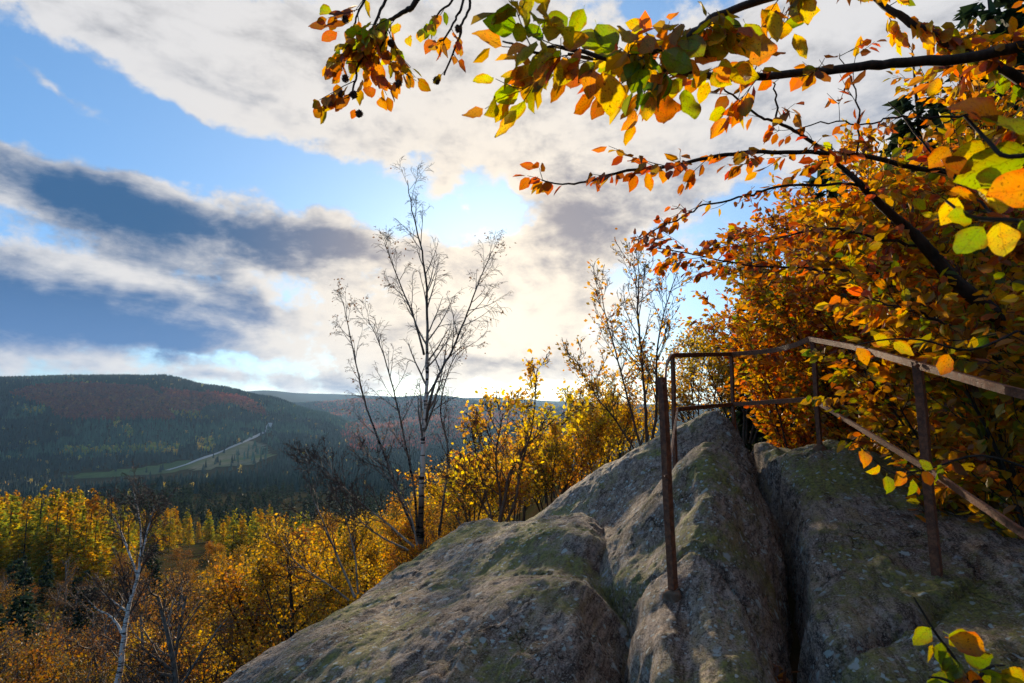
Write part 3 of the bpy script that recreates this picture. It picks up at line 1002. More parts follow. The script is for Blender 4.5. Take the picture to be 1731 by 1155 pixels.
POSTS = [((1119, 638), (1138, 1005), 2.75, 0.046), ((1137, 598), (1142, 800), 4.95, 0.040), ((1236, 596), (1241, 725), 5.55, 0.040),
         ((1374, 569), (1386, 757), 4.42, 0.042), ((1551, 612), (1585, 985), 2.67, 0.050), ((1905, 700), (1960, 1130), 1.75, 0.050)]
for (t0, b0, Y, w) in POSTS:
    link('post', angle_post(P(*t0, Y), P(*b0, Y + 0.02), w * 0.72), rail)


def footing(p, seed):
    """a rough collar of old mortar round a post"""
    r = random.Random(seed)
    n = 12
    V = []
    for (rad, h) in ((0.055, -0.06), (0.046, 0.002), (0.034, 0.014), (0.012, 0.018)):
        for j in range(n):
            a = j * 2 * math.pi / n
            q_ = rad * r.uniform(0.75, 1.2)
            V.append((p.x + q_ * math.cos(a), p.y + q_ * math.sin(a), p.z + h + r.uniform(-0.006, 0.006)))
    f = [(i * n + j, i * n + (j + 1) % n, (i + 1) * n + (j + 1) % n, (i + 1) * n + j) for i in range(3) for j in range(n)]
    g = Geo()
    g.add(V, f)
    return g.mesh('footing', [M['mortar']], True)


for k in (0, 1, 3, 4):
    link('footing', footing(P(*POSTS[k][1], POSTS[k][2]), k), rail)


def flat_rail(pts, h, th):
    """a flat bar bent through the points, its broad side upright"""
    w = [P(*p) for p in pts]
    S = []
    for a, b in zip(w[:-1], w[1:]):
        n = max(2, int((b - a).length / 0.09))
        S += [a.lerp(b, k / n) for k in range(n)]
    S.append(w[-1])
    # soften the corners
    for _ in range(2):
        S = [S[0]] + [(S[k - 1] + S[k] * 2 + S[k + 1]) / 4 for k in range(1, len(S) - 1)] + [S[-1]]
    V, q = [], []
    for k, p in enumerate(S):
        t = (S[min(k + 1, len(S) - 1)] - S[max(k - 1, 0)]).normalized()
        x = t.cross(Vector((0, 0, 1))).normalized()
        u = x.cross(t)
        u = (u + x * 0.2).normalized()
        x = t.cross(u).normalized()
        for a, b in ((-1, -1), (1, -1), (1, 1), (-1, 1)):
            V.append(tuple(p + x * a * th / 2 + u * b * h / 2))
    for k in range(len(S) - 1):
        for j in range(4):
            j2 = (j + 1) % 4
            q.append((k * 4 + j, k * 4 + j2, k * 4 + 4 + j2, k * 4 + 4 + j))
    e = (len(S) - 1) * 4
    q += [(0, 3, 2, 1), (e, e + 1, e + 2, e + 3)]
    g = Geo()
    g.add(V, q)
    return g.mesh('rail', [M['rust']])


RAILS = [
    ([(1124, 645, 2.74), (1126, 618, 3.4), (1133, 604, 4.2), (1140, 601, 4.93)], 0.040, 0.012),
    ([(1140, 601, 4.93), (1236, 599, 5.53)], 0.040, 0.012),
    ([(1236, 599, 5.53), (1300, 594, 5.1), (1345, 584, 4.6), (1368, 573, 4.40)], 0.040, 0.012),
    ([(1368, 573, 4.40), (1450, 588, 3.45), (1551, 617, 2.64)], 0.036, 0.011),
    ([(1553, 618, 2.64), (1640, 642, 2.2), (1731, 668, 1.93), (1920, 712, 1.73)], 0.034, 0.011),
    ([(1128, 806, 2.76), (1134, 770, 3.1), (1140, 725, 4.0), (1145, 692, 4.93)], 0.036, 0.012),
    ([(1145, 692, 4.93), (1238, 684, 5.53)], 0.036, 0.012),
    ([(1238, 684, 5.53), (1310, 679, 4.9), (1373, 675, 4.40)], 0.036, 0.012),
    ([(1373, 675, 4.40), (1460, 728, 3.35), (1563, 790, 2.64)], 0.032, 0.011),
    ([(1563, 790, 2.64), (1650, 848, 2.2), (1731, 903, 1.93), (1930, 1030, 1.73)], 0.032, 0.011),
]
for pts, h, th in RAILS:
    link('rail', flat_rail(pts, h, th), rail)
for (px, py, Y) in [(1124, 650, 2.71), (1128, 806, 2.71), (1375, 575, 4.37), (1377, 676, 4.37), (1552, 618, 2.60), (1564, 790, 2.60), (1140, 603, 4.9), (1146, 692, 4.9)]:
    g = Geo()
    p = P(px, py, Y)
    n = 6
    ringA = [tuple(p + Vector((0.011 * math.cos(k * math.pi / 3), 0, 0.011 * math.sin(k * math.pi / 3)))) for k in range(n)]
    ringB = [tuple(Vector(v) + Vector((0, 0.02, 0))) for v in ringA]
    g.add(ringA + ringB, [(k, (k + 1) % n, n + (k + 1) % n, n + k) for k in range(n)] + [(0, 1, 2, 3), (0, 3, 4, 5)])
    link('bolt', g.mesh('bolt', [M['rust']]), rail)

# ------------------------------------------------------------------ growing trees
UP = Vector((0, 0, 1))


def rvec(r):
    return Vector((r.uniform(-1, 1), r.uniform(-1, 1), r.uniform(-1, 1)))


def along(pts, t):
    f = t * (len(pts) - 1)
    k = min(int(f), len(pts) - 2)
    return pts[k].lerp(pts[k + 1], f - k), (pts[k + 1] - pts[k]).normalized()


def grow(out, r, p, d, L, rad, lvl, prm):
    n = prm['seg'][lvl]
    wob, trop = prm['wob'][lvl], prm['trop'][lvl]
    pts, rads = [p.copy()], [rad]
    for i in range(n):
        d = (d + rvec(r) * wob + UP * trop).normalized()
        p = p + d * (L / n)
        pts.append(p.copy())
        rads.append(max(rad * (1 - 0.72 * (i + 1) / n), prm.get('rmin', 0.003)))
    out.append((lvl, pts, rads))
    kids(out, r, pts, rads, L, lvl, prm)


def kids(out, r, pts, rads, L, lvl, prm):
    if lvl >= prm['levels']:
        return
    m = prm['n'][lvl]
    s = prm['start'][lvl]
    for k in range(m):
        t = s + (1 - s) * (k + r.random()) / m
        q_, dd = along(pts, min(t, 0.999))
        ang = math.radians(r.gauss(prm['ang'][lvl], 10))
        ax = dd.cross(rvec(r)).normalized()
        nd = Quaternion(ax, ang) @ dd
        if prm.get('flat'):
            nd.z *= prm['flat']
            nd.normalize()
        i = min(int(t * (len(rads) - 1)), len(rads) - 1)
        cl = L * prm['ratio'][lvl] * (1 - prm.get('taper', 0.55) * t) * r.uniform(0.7, 1.25)
        grow(out, r, q_, nd, cl, max(rads[i] * 0.6, prm.get('rmin', 0.003)), lvl + 1, prm)


def wood(g, out, lv_from, lv_to, sides=(7, 5, 4, 3, 3), mat=0, col=(1, 1, 1)):
    for lvl, pts, rads in out:
        if lv_from <= lvl <= lv_to:
            g.tube([tuple(p) for p in pts], rads, sides[min(lvl, 4)], col, mat)


def anchors(out, lv, step, r):
    A, D = [], []
    for lvl, pts, rads in out:
        if lvl < lv:
            continue
        L = sum((b - a).length for a, b in zip(pts[:-1], pts[1:]))
        n = max(1, int(L / step))
        for k in range(n):
            p, d = along(pts, min(0.999, (k + r.random()) / n * 0.85 + 0.15))
            A.append(p)
            D.append(d)
    return np.array([tuple(a) for a in A]).reshape(-1, 3), np.array([tuple(a) for a in D]).reshape(-1, 3)


def foliage(g, A, D, rng, per, spread, size, pal, tmpl=4, mat=1, clump=0.8, seed=0, droop=0.35, keep=1.0):
    if len(A) == 0:
        return
    if keep < 1:
        n0 = fbm(A * 0.9, 3, 0.5, seed + 77)
        k = rng.random(len(A)) < np.clip(keep + n0 * 0.9, 0.02, 1)
        A, D = A[k], D[k]
    pos = np.repeat(A, per, axis=0) + rng.normal(0, spread, (len(A) * per, 3))
    dd = np.repeat(D, per, axis=0) + rng.normal(0, 0.8, (len(pos), 3))
    dd[:, 2] -= droop
    nn = rng.normal(0, 0.6, (len(pos), 3)) + np.array([0, 0, 0.7])
    sz = rng.uniform(size[0], size[1], len(pos))
    cols = pick_cols(rng, pal, len(pos), pos, clump, seed)
    add_leaves(g, pos, dd, nn, sz, cols, tmpl, mat)


GOLD = [(0.17, 0.13, 0.03), (0.30, 0.19, 0.035), (0.45, 0.27, 0.04), (0.50, 0.27, 0.04), (0.42, 0.19, 0.035), (0.23, 0.10, 0.03)]
BRIGHT = [(0.30, 0.23, 0.035), (0.46, 0.31, 0.035), (0.54, 0.33, 0.04), (0.50, 0.26, 0.045), (0.36, 0.16, 0.045)]  # leaf golds lifted to stand in for sun glare on the bushes
OCHRE = [(0.08, 0.065, 0.025), (0.14, 0.09, 0.025), (0.21, 0.12, 0.025), (0.23, 0.105, 0.023), (0.16, 0.07, 0.02), (0.09, 0.045, 0.02)]
BROWN = [(0.16, 0.085, 0.03), (0.20, 0.10, 0.03), (0.13, 0.07, 0.03), (0.10, 0.06, 0.03)]
LARCH = [(0.17, 0.19, 0.035), (0.24, 0.22, 0.035), (0.36, 0.28, 0.04), (0.46, 0.30, 0.04), (0.50, 0.27, 0.04)]
BEECH = [(0.12, 0.15, 0.018), (0.26, 0.23, 0.02), (0.52, 0.33, 0.02), (0.55, 0.30, 0.02), (0.55, 0.24, 0.018), (0.50, 0.16, 0.015), (0.38, 0.10, 0.013)]
RUST = [(0.48, 0.29, 0.03), (0.46, 0.22, 0.025), (0.42, 0.15, 0.022), (0.32, 0.105, 0.02), (0.20, 0.07, 0.02), (0.11, 0.045, 0.018)]
GREENY = [(0.06, 0.085, 0.014), (0.11, 0.14, 0.018), (0.20, 0.20, 0.02), (0.38, 0.27, 0.02), (0.45, 0.20, 0.018)]
SPRUCE = [(0.020, 0.036, 0.018), (0.032, 0.052, 0.024), (0.046, 0.068, 0.030)]


def broadleaf(seed, h, pal, leaf=(0.10, 0.18), per=3, keep=1.0, spread=0.16, twigs=True, barkm='bark_dark', tmpl=4, n=(11, 7, 5), wide=1.0, fork=0.28):
    """trunk mesh + crown mesh (twigs and leaves), base at the origin"""
    r = random.Random(seed)
    rng = np.random.default_rng(seed)
    prm = dict(levels=3, seg=(7, 6, 4, 3), wob=(0.09, 0.16, 0.22, 0.3), trop=(0.05, 0.06, 0.04, 0.0), n=n, start=(fork, 0.2, 0.15),
               ang=(52, 46, 44), ratio=(0.52 * wide, 0.5, 0.5), taper=0.6, rmin=0.006)
    out = []
    grow(out, r, Vector((0, 0, -0.4)), (UP + rvec(r) * 0.08).normalized(), h * 0.86, h * 0.016, 0, prm)
    g = Geo()
    wood(g, out, 0, 1)
    trunk = g.mesh('trunk', [M[barkm]], True)
    c = Geo()
    wood(c, out, 2, 3, mat=0)
    if per:
        A, D = anchors(out, 2, 0.30, r)
        foliage(c, A, D, rng, per, spread, leaf, pal, tmpl, 1, 0.45, seed, keep=keep)
    crown = c.mesh('crown', [M['bark_twig'], M['leaf_mid']])
    return trunk, crown


def conifer(seed, h, R, ntri, pal, size, droop=0.25, z0=0.12, trunk=True, mat='leaf_far'):
    rng = np.random.default_rng(seed)
    g = Geo()
    if trunk:
        g.tube([(0, 0, -0.5), (0, 0, h * 0.5), (0, 0, h * 0.98)], [h * 0.013, h * 0.009, h * 0.002], 5, mat=0)
    nb = max(30, ntri // 14)
    t = z0 + (1 - z0) * (1 - np.sqrt(rng.random(nb)))
    th = rng.random(nb) * 6.283
    ln = R * (1 - t) ** 0.85 * rng.uniform(0.65, 1.1, nb) + 0.02 * h * 0.2
    b = np.repeat(np.arange(nb), ntri // nb + 1)[:ntri]
    s = np.sqrt(rng.random(len(b)))
    rad = ln[b] * s
    thb = th[b] + rng.normal(0, 0.16, len(b))
    z = h * t[b] - droop * rad + rng.normal(0, h * 0.006, len(b))
    pos = np.stack([np.cos(thb) * rad, np.sin(thb) * rad, z], -1)
    d = np.stack([np.cos(thb), np.sin(thb), -droop * 1.2 + 0 * thb], -1) + rng.normal(0, 0.45, (len(b), 3))
    nn = rng.normal(0, 0.5, (len(b), 3)) + np.array([0, 0, 1.0])
    tone = 1.0
    cols = pick_cols(rng, pal, len(b), pos, 0.35, seed, 0.3)
    add_leaves(g, pos, d, nn, rng.uniform(size[0], size[1], len(b)), cols, 3, 1)
    return g.mesh('conifer', [M['bark_dark'], M[mat]])


def place(name, meshes, loc, rz, s, label, cat, group=None, lean=0.0):
    """a tree of trunk + crown parts, sharing mesh data"""
    if len(meshes) == 1:
        o = bpy.data.objects.new(name, meshes[0][1])
        COL.objects.link(o)
    else:
        o = bpy.data.objects.new(name, None)
        COL.objects.link(o)
        for pn, me in meshes:
            c = bpy.data.objects.new(pn, me)
            COL.objects.link(c)
            c.parent = o
    o.location = loc
    o.rotation_euler = (lean, 0, rz)
    o.scale = (s, s, s) if not hasattr(s, '__len__') else s
    return tag(o, label, cat, group)


def at_ground(px, Y, dz=0.0):
    x = (px - CX) / F * Y
    return Vector((x, Y, float(H(x, Y)) + dz))


R0 = random.Random(11)

# ---- far hillsides: woods that read as one mass
def far_trees():
    rng = np.random.default_rng(3)
    groups = {'spruce': Geo(), 'beech': Geo(), 'larch': Geo()}
    pts = []
    for (Y0, Y1, sp, pxa, pxb) in ((660, 1350, 11.0, -120, 960), (1350, 3000, 9.2, -120, 960), (3000, 5600, 17.0, 330, 1000)):
        n = int((Y1 - Y0) * ((pxb - pxa) / F * (Y0 + Y1) / 2) / sp ** 2)
        Y = np.sqrt(rng.uniform(Y0 ** 2, Y1 ** 2, n))
        px = rng.uniform(pxa, pxb, n)
        pts.append(np.stack([(px - CX) / F * Y, Y], -1))
    xy = np.concatenate(pts)
    z = H(xy[:, 0], xy[:, 1])
    p = np.c_[xy, z]
    px, py = proj(p)
    top = p.copy()
    top[:, 2] += 20
    _, pyt = proj(top)
    # hidden behind the near crest of the ridge?
    far = xy[:, 1]
    keep = rng.random(len(p)) < 1.0
    # open ground and the road's corridor stay free
    for poly, dens in ((MEADOW, 0.02), (CLEAR, 0.10)):
        m_ = inpoly(px, py, poly) | inpoly(px, py * 0.6 + pyt * 0.4, poly) | inpoly(px, pyt, poly)
        keep &= ~m_ | (rng.random(len(p)) < dens)
    rp = np.array(ROAD, float)
    o_ = np.argsort(rp[:, 0])
    ry = np.interp(px, rp[o_, 0], rp[o_, 1], left=-999, right=-999)
    hid = (ry > pyt - 1) & (ry < py + 2) & (px < 455)
    hid |= (px > 448) & (px < 462) & (py > 714) & (pyt < 736)
    hid &= rng.random(len(p)) > 0.10
    keep &= ~hid
    n0 = fbm(np.c_[xy / 420, 0 * far], 4, 0.55, 2)
    n1_ = fbm(np.c_[xy / 90, 0 * far + 4], 3, 0.5, 8)
    wpx, wpy = px + 14 * n1_, py + 5 * n0
    BE = [[(15, 668), (60, 656), (150, 651), (245, 657), (285, 681), (292, 714), (180, 716), (108, 712), (78, 694)],
          [(268, 660), (330, 664), (405, 671), (442, 694), (456, 708), (425, 703), (395, 688), (350, 690), (335, 702), (286, 702)],
          [(530, 684), (600, 680), (700, 676), (800, 690), (870, 706), (800, 740), (700, 765), (600, 770), (570, 735), (610, 712), (560, 700)]]
    LA = [[(275, 696), (335, 698), (352, 714), (300, 708)], [(190, 708), (230, 735), (222, 748), (186, 718)], [(330, 745), (362, 745), (365, 768), (335, 768)],
          [(40, 690), (72, 690), (75, 702), (36, 702)], [(250, 756), (305, 756), (305, 772), (250, 772)], [(110, 762), (260, 760), (265, 768), (100, 776)]]
    kind = np.zeros(len(p), int)
    for i_, b in enumerate(BE):
        kind[inpoly(wpx, wpy, b) & (rng.random(len(p)) < (1.0, 1.0, 0.3)[i_])] = 1
    for b in LA:
        kind[inpoly(wpx, wpy, b) & (rng.random(len(p)) < 0.55)] = 2
    kind[(kind == 0) & (n0 > 0.33) & (rng.random(len(p)) < 0.7) & (far > 3000)] = 1
    kind[(kind == 0) & (rng.random(len(p)) < 0.02)] = 2
    sel = keep
    p, far, kind, n0 = p[sel], far[sel], kind[sel], n0[sel]
    big = np.where(far > 3000, 1.6, 1.0)
    # spruces: six-sided two-tier cones, ragged
    m_ = kind == 0
    q_, k_ = p[m_], int(m_.sum())
    hh = rng.uniform(14, 25, k_) * np.minimum(big[m_], 1.15)
    rr_ = hh * rng.uniform(0.15, 0.21, k_) * big[m_]
    S = 5
    th = np.arange(S) * 2 * math.pi / S
    V, T = [], []
    tone = rng.uniform(0.65, 1.3, k_)
    PL = [[(120, 722), (250, 724), (330, 735), (320, 752), (230, 758), (130, 752)], [(330, 742), (410, 735), (420, 745), (350, 758)], [(390, 760), (450, 752), (465, 775), (400, 785)]]
    plp = np.zeros(k_, bool)
    for b in PL:
        plp |= inpoly(wpx[sel][m_], wpy[sel][m_], b)
    young = (plp | (n0[m_] > 0.22))[:, None]
    c0 = np.where(young, np.array([[0.070, 0.125, 0.070]]), np.array([[0.030, 0.056, 0.034]])) * tone[:, None]
    for (zb, zt, rf) in ((0.10, 0.66, 1.0), (0.42, 1.0, 0.62)):
        jr = rng.uniform(0.6, 1.25, (k_, S))
        ang = th[None] + rng.uniform(0, 6, (k_, 1))
        ring = np.stack([q_[:, None, 0] + np.cos(ang) * rr_[:, None] * rf * jr, q_[:, None, 1] + np.sin(ang) * rr_[:, None] * rf * jr,
                         q_[:, None, 2] + hh[:, None] * (zb + 0.05 * rng.uniform(-1, 1, (k_, S)))], -1)
        tip = np.c_[q_[:, :2], q_[:, 2] + hh * zt][:, None]
        vv = np.concatenate([ring, tip], 1)
        tri = np.array([(j, (j + 1) % S, S) for j in range(S)])
        f = (tri[None] + (np.arange(k_) * (S + 1))[:, None, None]).reshape(-1, 3)
        groups['spruce'].add(vv.reshape(-1, 3), None, f, col=np.repeat(c0, S + 1, 0))
    # round crowns: clouds of small leaf sprays
    for kk, nm, pal, nt, hr in ((1, 'beech', [(0.31, 0.110, 0.070), (0.38, 0.125, 0.065), (0.25, 0.10, 0.072), (0.42, 0.18, 0.075)], 12, (13, 20)),
                                (2, 'larch', [(0.40, 0.33, 0.09), (0.50, 0.36, 0.10), (0.52, 0.30, 0.09), (0.30, 0.30, 0.09)], 22, (9, 17))):
        m_ = kind == kk
        q_, k_ = p[m_], int(m_.sum())
        if not k_:
            continue
        hh = rng.uniform(hr[0], hr[1], k_)
        rad = hh * rng.uniform(0.24, 0.36, k_) * big[m_]
        pal = np.array(pal)
        tc_ = pal[(np.clip(0.5 + 0.9 * n0[m_] + rng.normal(0, 0.22, k_), 0, 0.999) * len(pal)).astype(int)] * rng.uniform(0.75, 1.25, (k_, 1))
        u = rng.normal(0, 1, (k_, nt, 3))
        u = u / np.linalg.norm(u, axis=-1, keepdims=True) * (rng.random((k_, nt, 1)) ** 0.4)
        c = np.stack([q_[:, 0], q_[:, 1], q_[:, 2] + hh * 0.58], -1)[:, None]
        pos = c + u * np.stack([rad, rad, hh * 0.42], -1)[:, None]
        pos = pos.reshape(-1, 3)
        dd = rng.normal(0, 1, pos.shape)
        add_leaves(groups[nm], pos, dd, rng.normal(0, 1, pos.shape), np.repeat(rad * 0.95, nt) * rng.uniform(0.7, 1.3, len(pos)), np.repeat(tc_, nt, 0), 3)
    for nm, lab in (('spruce', 'dark green spruce woods covering the hillside across the valley'),
                    ('beech', 'red brown beech woods in patches on the far hillsides'),
                    ('larch', 'pale yellow trees dotted through the far woods')):
        o = link(nm + '_forest', groups[nm].mesh(nm + '_forest', [M['leaf_far']]))
        tag(o, lab, 'forest', kind='stuff')


far_trees()

# ---- the dark spruce belt below the larches and golden woods
spr = [conifer(100 + k, 18, 3.0, 420, SPRUCE, (0.9, 1.7)) for k in range(4)]
n = 0
tries = 0
while n < 280 and tries < 6000:
    tries += 1
    Y = R0.uniform(340, 660)
    px = R0.uniform(150, 700)
    if px < 235 and Y < 520:
        continue
    loc = at_ground(px, Y)
    place('spruce', [('tree', spr[R0.randrange(4)])], loc, R0.uniform(0, 6.28), R0.uniform(0.75, 1.2),
          'dark spruce in the belt of conifers above the golden woods', 'tree', 'spruces in the dark belt')
    n += 1

# ---- the larch stand on the left and the orange larch band in the middle
lar = [conifer(200 + k, 20, (4.6, 4.0, 5.0, 3.6, 4.4)[k], 2600, LARCH, (0.35, 0.85), 0.14, 0.10, mat='leaf_larch') for k in range(5)]
for (cnt, pxa, pxb, Ya, Yb, lab, grp) in ((230, -110, 285, 118, 262, 'yellow green larch in the stand at the left edge', 'larches of the left stand'),
                                           (140, 255, 860, 185, 290, 'orange larch in the band behind the golden oaks', 'larches behind the oaks')):
    for k in range(cnt):
        for _ in range(20):
            Y = R0.uniform(Ya, Yb)
            px = R0.uniform(pxa, pxb)
            s_ = R0.uniform(0.62, 1.12) if pxa < 0 else R0.uniform(0.55, 0.85)
            loc = at_ground(px, Y)
            tp = proj(np.array([tuple(loc + Vector((0, 0, 20 * s_)))]))[1][0]
            if pxa > 0 or tp > 806 + max(0, px - 150) * 0.45:
                break
        place('larch', [('tree', lar[R0.randrange(5)])], loc, R0.uniform(0, 6.28), (s_ * R0.uniform(0.85, 1.2), s_ * R0.uniform(0.85, 1.2), s_), lab, 'tree', grp, R0.uniform(-0.03, 0.03))

# ---- broadleaved trees on the slope below
oaks = [broadleaf(300 + k, 9.5, GOLD, (0.09, 0.16), 12, 0.85, 0.24, n=(13, 8, 6)) for k in range(4)]
ochs = [broadleaf(320 + k, 8.5, OCHRE, (0.08, 0.14), 9, 0.6, 0.24, n=(13, 8, 6)) for k in range(3)]
bare = [broadleaf(340 + k, 10.0, BROWN, (0.06, 0.11), 2, 0.45, 0.2, n=(14, 9, 8), barkm='bark_grey', wide=0.75) for k in range(3)]
dks = [conifer(360 + k, 9.5, 1.9, 2600, SPRUCE, (0.22, 0.5)) for k in range(2)]


def mesh_pair(t):
    return [('trunk', t[0]), ('crown', t[1])]


placed = []


TOPX = [-100, 60, 130, 220, 300, 350, 430, 500, 560, 640, 720, 780, 830, 900, 1000, 1100]
TOPY = [900, 905, 930, 850, 865, 858, 830, 812, 808, 800, 795, 780, 730, 690, 660, 600]


def wood_zone(count, pxr, Yr, kinds, scale, mind):
    """scatter trees of the given kinds; nearer than mind metres to another is refused"""
    k = tries = 0
    while k < count and tries < count * 30:
        tries += 1
        Y = math.exp(R0.uniform(math.log(Yr[0]), math.log(Yr[1])))
        loc = at_ground(R0.uniform(*pxr), Y)
        if any((loc.xy - q_.xy).length < mind * (0.6 + Y / 60) for q_ in placed):
            continue
        if Y < 24 and 110 < CX + F * loc.x / loc.y < 300:
            continue
        placed.append(loc)
        pxl = CX + F * loc.x / loc.y
        nm, meshes, lab, grp = kinds[R0.randrange(len(kinds))]
        t = meshes[R0.randrange(len(meshes))]
        sc_ = R0.uniform(*scale)
        # crowns end below the sight line to the valley
        lim = np.interp(pxl, TOPX, TOPY) + R0.uniform(-6, 45)
        hmax = (690 - lim) / F * Y - loc.z
        full = 9.5
        if hmax / full < sc_:
            sc_ = hmax / full
        if sc_ < 0.35:
            placed.pop()
            continue
        place(nm, mesh_pair(t) if isinstance(t, tuple) else [('tree', t)], loc, R0.uniform(0, 6.28), sc_, lab, 'tree', grp)
        k += 1


OAK = ('oak_tree', oaks, 'golden oak on the slope between the rock and the larches', 'golden oaks below the rock')
OCH = ('ochre_tree', ochs, 'thin brownish yellow tree among the woods at the lower left', 'brownish trees at the lower left')
BAR = ('bare_tree', bare, 'leafless brown twiggy tree in the lower left woods', 'bare trees at the lower left')
DKS = ('dark_spruce', dks, 'dark spruce in the shade in front of the larch stand', 'shaded spruces by the larches')
wood_zone(16, (430, 800), (15, 40), [OAK], (0.65, 1.0), 2.6)
wood_zone(26, (300, 820), (30, 120), [OAK, OAK, OCH], (0.9, 1.15), 3.0)
wood_zone(14, (240, 430), (16, 40), [OAK, OCH, BAR, BAR], (0.75, 1.0), 2.4)
wood_zone(24, (120, 370), (18, 75), [BAR, BAR, OCH], (0.85, 1.1), 2.0)
wood_zone(14, (-60, 200), (13, 34), [OCH, OCH, BAR], (0.7, 0.95), 2.2)
wood_zone(44, (-80, 280), (50, 122), [DKS, DKS, DKS, OCH, BAR], (0.8, 1.3), 1.6)
wood_zone(10, (-60, 140), (35, 70), [BAR, OCH], (0.8, 1.05), 2.4)
wood_zone(16, (760, 1050), (13, 60), [OAK, OCH], (0.45, 0.7), 2.2)

ORD = 'first second third fourth fifth sixth seventh eighth ninth tenth eleventh twelfth thirteenth fourteenth'.split()


def name_front(group, what, rest_label, count=12, by='largest'):
    """the trees of a group that show largest get labels of their own, counted from the left"""
    mem = [o for o in bpy.data.objects if o.get('group') == group and 'label' in o]
    show = []
    for o in mem:
        px, py = proj(np.array([tuple(o.location + Vector((0, 0, 5)))]))
        if -20 < px[0] < 1750:
            show.append((-(o.scale[0] / o.location.y), px[0], o))
    show.sort(key=lambda a: a[0])
    front = sorted(show[:count], key=lambda a: a[1])
    for k, (_, _, o) in enumerate(front):
        o['label'] = '%s, %s from the left in the nearest row' % (what, ORD[k])
    fs = set(id(a[2]) for a in front)
    for o in mem:
        if o not in [a[2] for a in front]:
            o['label'] = rest_label


name_front('golden oaks below the rock', 'golden oak below the rock', 'golden oak in the farther rows on the slope below the rock', 14)
name_front('brownish trees at the lower left', 'brownish yellow tree in the lower woods', 'small brownish yellow tree in the farther rows of the woods', 12)
name_front('bare trees at the lower left', 'leafless twiggy brown tree', 'leafless twiggy brown tree in the farther rows at the lower left', 10)
name_front('shaded spruces by the larches', 'shaded spruce before the larch stand', 'dark spruce in the shade before the larch stand', 9)
name_front('larches of the left stand', 'yellow green larch of the left stand', 'yellow green larch inside the stand at the left edge', 12)
name_front('larches behind the oaks', 'orange larch of the middle band', 'orange larch inside the band behind the golden oaks', 12)
name_front('spruces in the dark belt', 'dark spruce of the conifer belt', 'dark spruce inside the belt of conifers above the golden woods', 12)

# ---- wood behind the photographer, out of view, added to block skylight on the rock
hall = [broadleaf(380 + k, 9.0, BEECH, (0.14, 0.24), 6, 1.0, 0.25, n=(13, 7, 5), wide=1.15, fork=0.2) for k in range(2)]
for k, (x, y, s_) in enumerate([(0.2, -5.0, 1.0), (3.4, -3.2, 1.0), (5.6, 0.4, 0.9), (2.6, -1.8, 0.9), (2.0, -8.5, 1.1), (7.5, -4.5, 1.1), (6.6, 3.6, 0.85)]):
    place('beech_tree', mesh_pair(hall[k % 2]), Vector((x, y, float(H(x, y)))), k * 1.3, s_, 'beech added out of view behind the rock ledge to shade the rock', 'tree', 'hilltop wood')

# ------------------------------------------------------------------ birches and shrubs with their own shapes
def poly3(pts):
    return [P(*p) for p in pts]


def smooth_line(pts, n=4):
    """Catmull-Rom through the points"""
    out = []
    k = len(pts)
    for i in range(k - 1):
        p0, p1, p2, p3 = pts[max(i - 1, 0)], pts[i], pts[i + 1], pts[min(i + 2, k - 1)]
        for j in range(n):
            t = j / n
            out.append(0.5 * ((2 * p1) + (p2 - p0) * t + (2 * p0 - 5 * p1 + 4 * p2 - p3) * t * t + (3 * p1 - p0 - 3 * p2 + p3) * t ** 3))
    out.append(pts[-1])
    return out


def stem_tree(name, stems, seed, label, cat, prm, bark, leafpal=None, leaf=(0.05, 0.08), per=1, keep=1.0, birch=False, group=None, crown_bark='bark_twig', step=0.1, tmpl=4, leafmat='leaf_near'):
    """stems: list of (points as (px, py, Y), radius at foot, radius at tip, branch count, branch length)"""
    r = random.Random(seed)
    rng = np.random.default_rng(seed)
    base = P(*stems[0][0][0])
    root = thing(name, base, label, cat, group)
    c = Geo()
    allout = []
    for pts, r0, r1, nb, bl in stems:
        line = smooth_line(poly3(pts), 5)
        line = [p + rvec(r) * r0 * 0.25 for p in line]
        n = len(line)
        rads = [r0 + (r1 - r0) * (k / (n - 1)) ** 0.8 for k in range(n)]
        g = Geo()
        g.tube([tuple(p) for p in line], rads, 8, mat=0)
        if birch:
            # dark at the foot, pale higher, brown again in the thin tips
            nb_ = len(g.C[0])
            tt = np.repeat(np.array(rads) / r0, 8)
            hgt = np.repeat(np.linspace(0, 1, n), 8)
            main = 1.0 if r0 == stems[0][1] or name == 'pale_birch' else 0.30
            hgt = np.full_like(hgt, 0.3) if name == 'pale_birch' else hgt
            w = main * np.clip((hgt - 0.10) / 0.12, 0, 1)[:, None] * np.clip((0.62 - hgt) / 0.25, 0, 1)[:, None] * np.clip((np.repeat(rads, 8) - 0.008) / 0.02, 0, 1)[:, None]
            g.C[0] = (1 - w) * np.array([0.12, 0.095, 0.08]) + w * np.array([1.0, 0.97, 0.92])
        link('trunk' if r0 == stems[0][1] else 'stem', g.mesh('stem', [M[bark]], True), root)
        out = []
        p2 = dict(prm)
        p2['n'] = (nb,) + tuple(prm['n'][1:])
        Ls = sum((b - a).length for a, b in zip(line[:-1], line[1:]))
        p2['ratio'] = (bl / Ls,) + tuple(prm['ratio'][1:])
        kids(out, r, line, rads, Ls, 0, p2)
        allout += out
    wood(c, allout, 1, 9, (6, 4, 3, 3, 3), 0)
    if leafpal:
        A, D = anchors(allout, 2, step, r)
        foliage(c, A, D, rng, per, 0.05, leaf, leafpal, tmpl, 1, 1.2, seed, keep=keep)
    link('crown', c.mesh('crown', [M[crown_bark], M[leafmat]]), root)
    return root


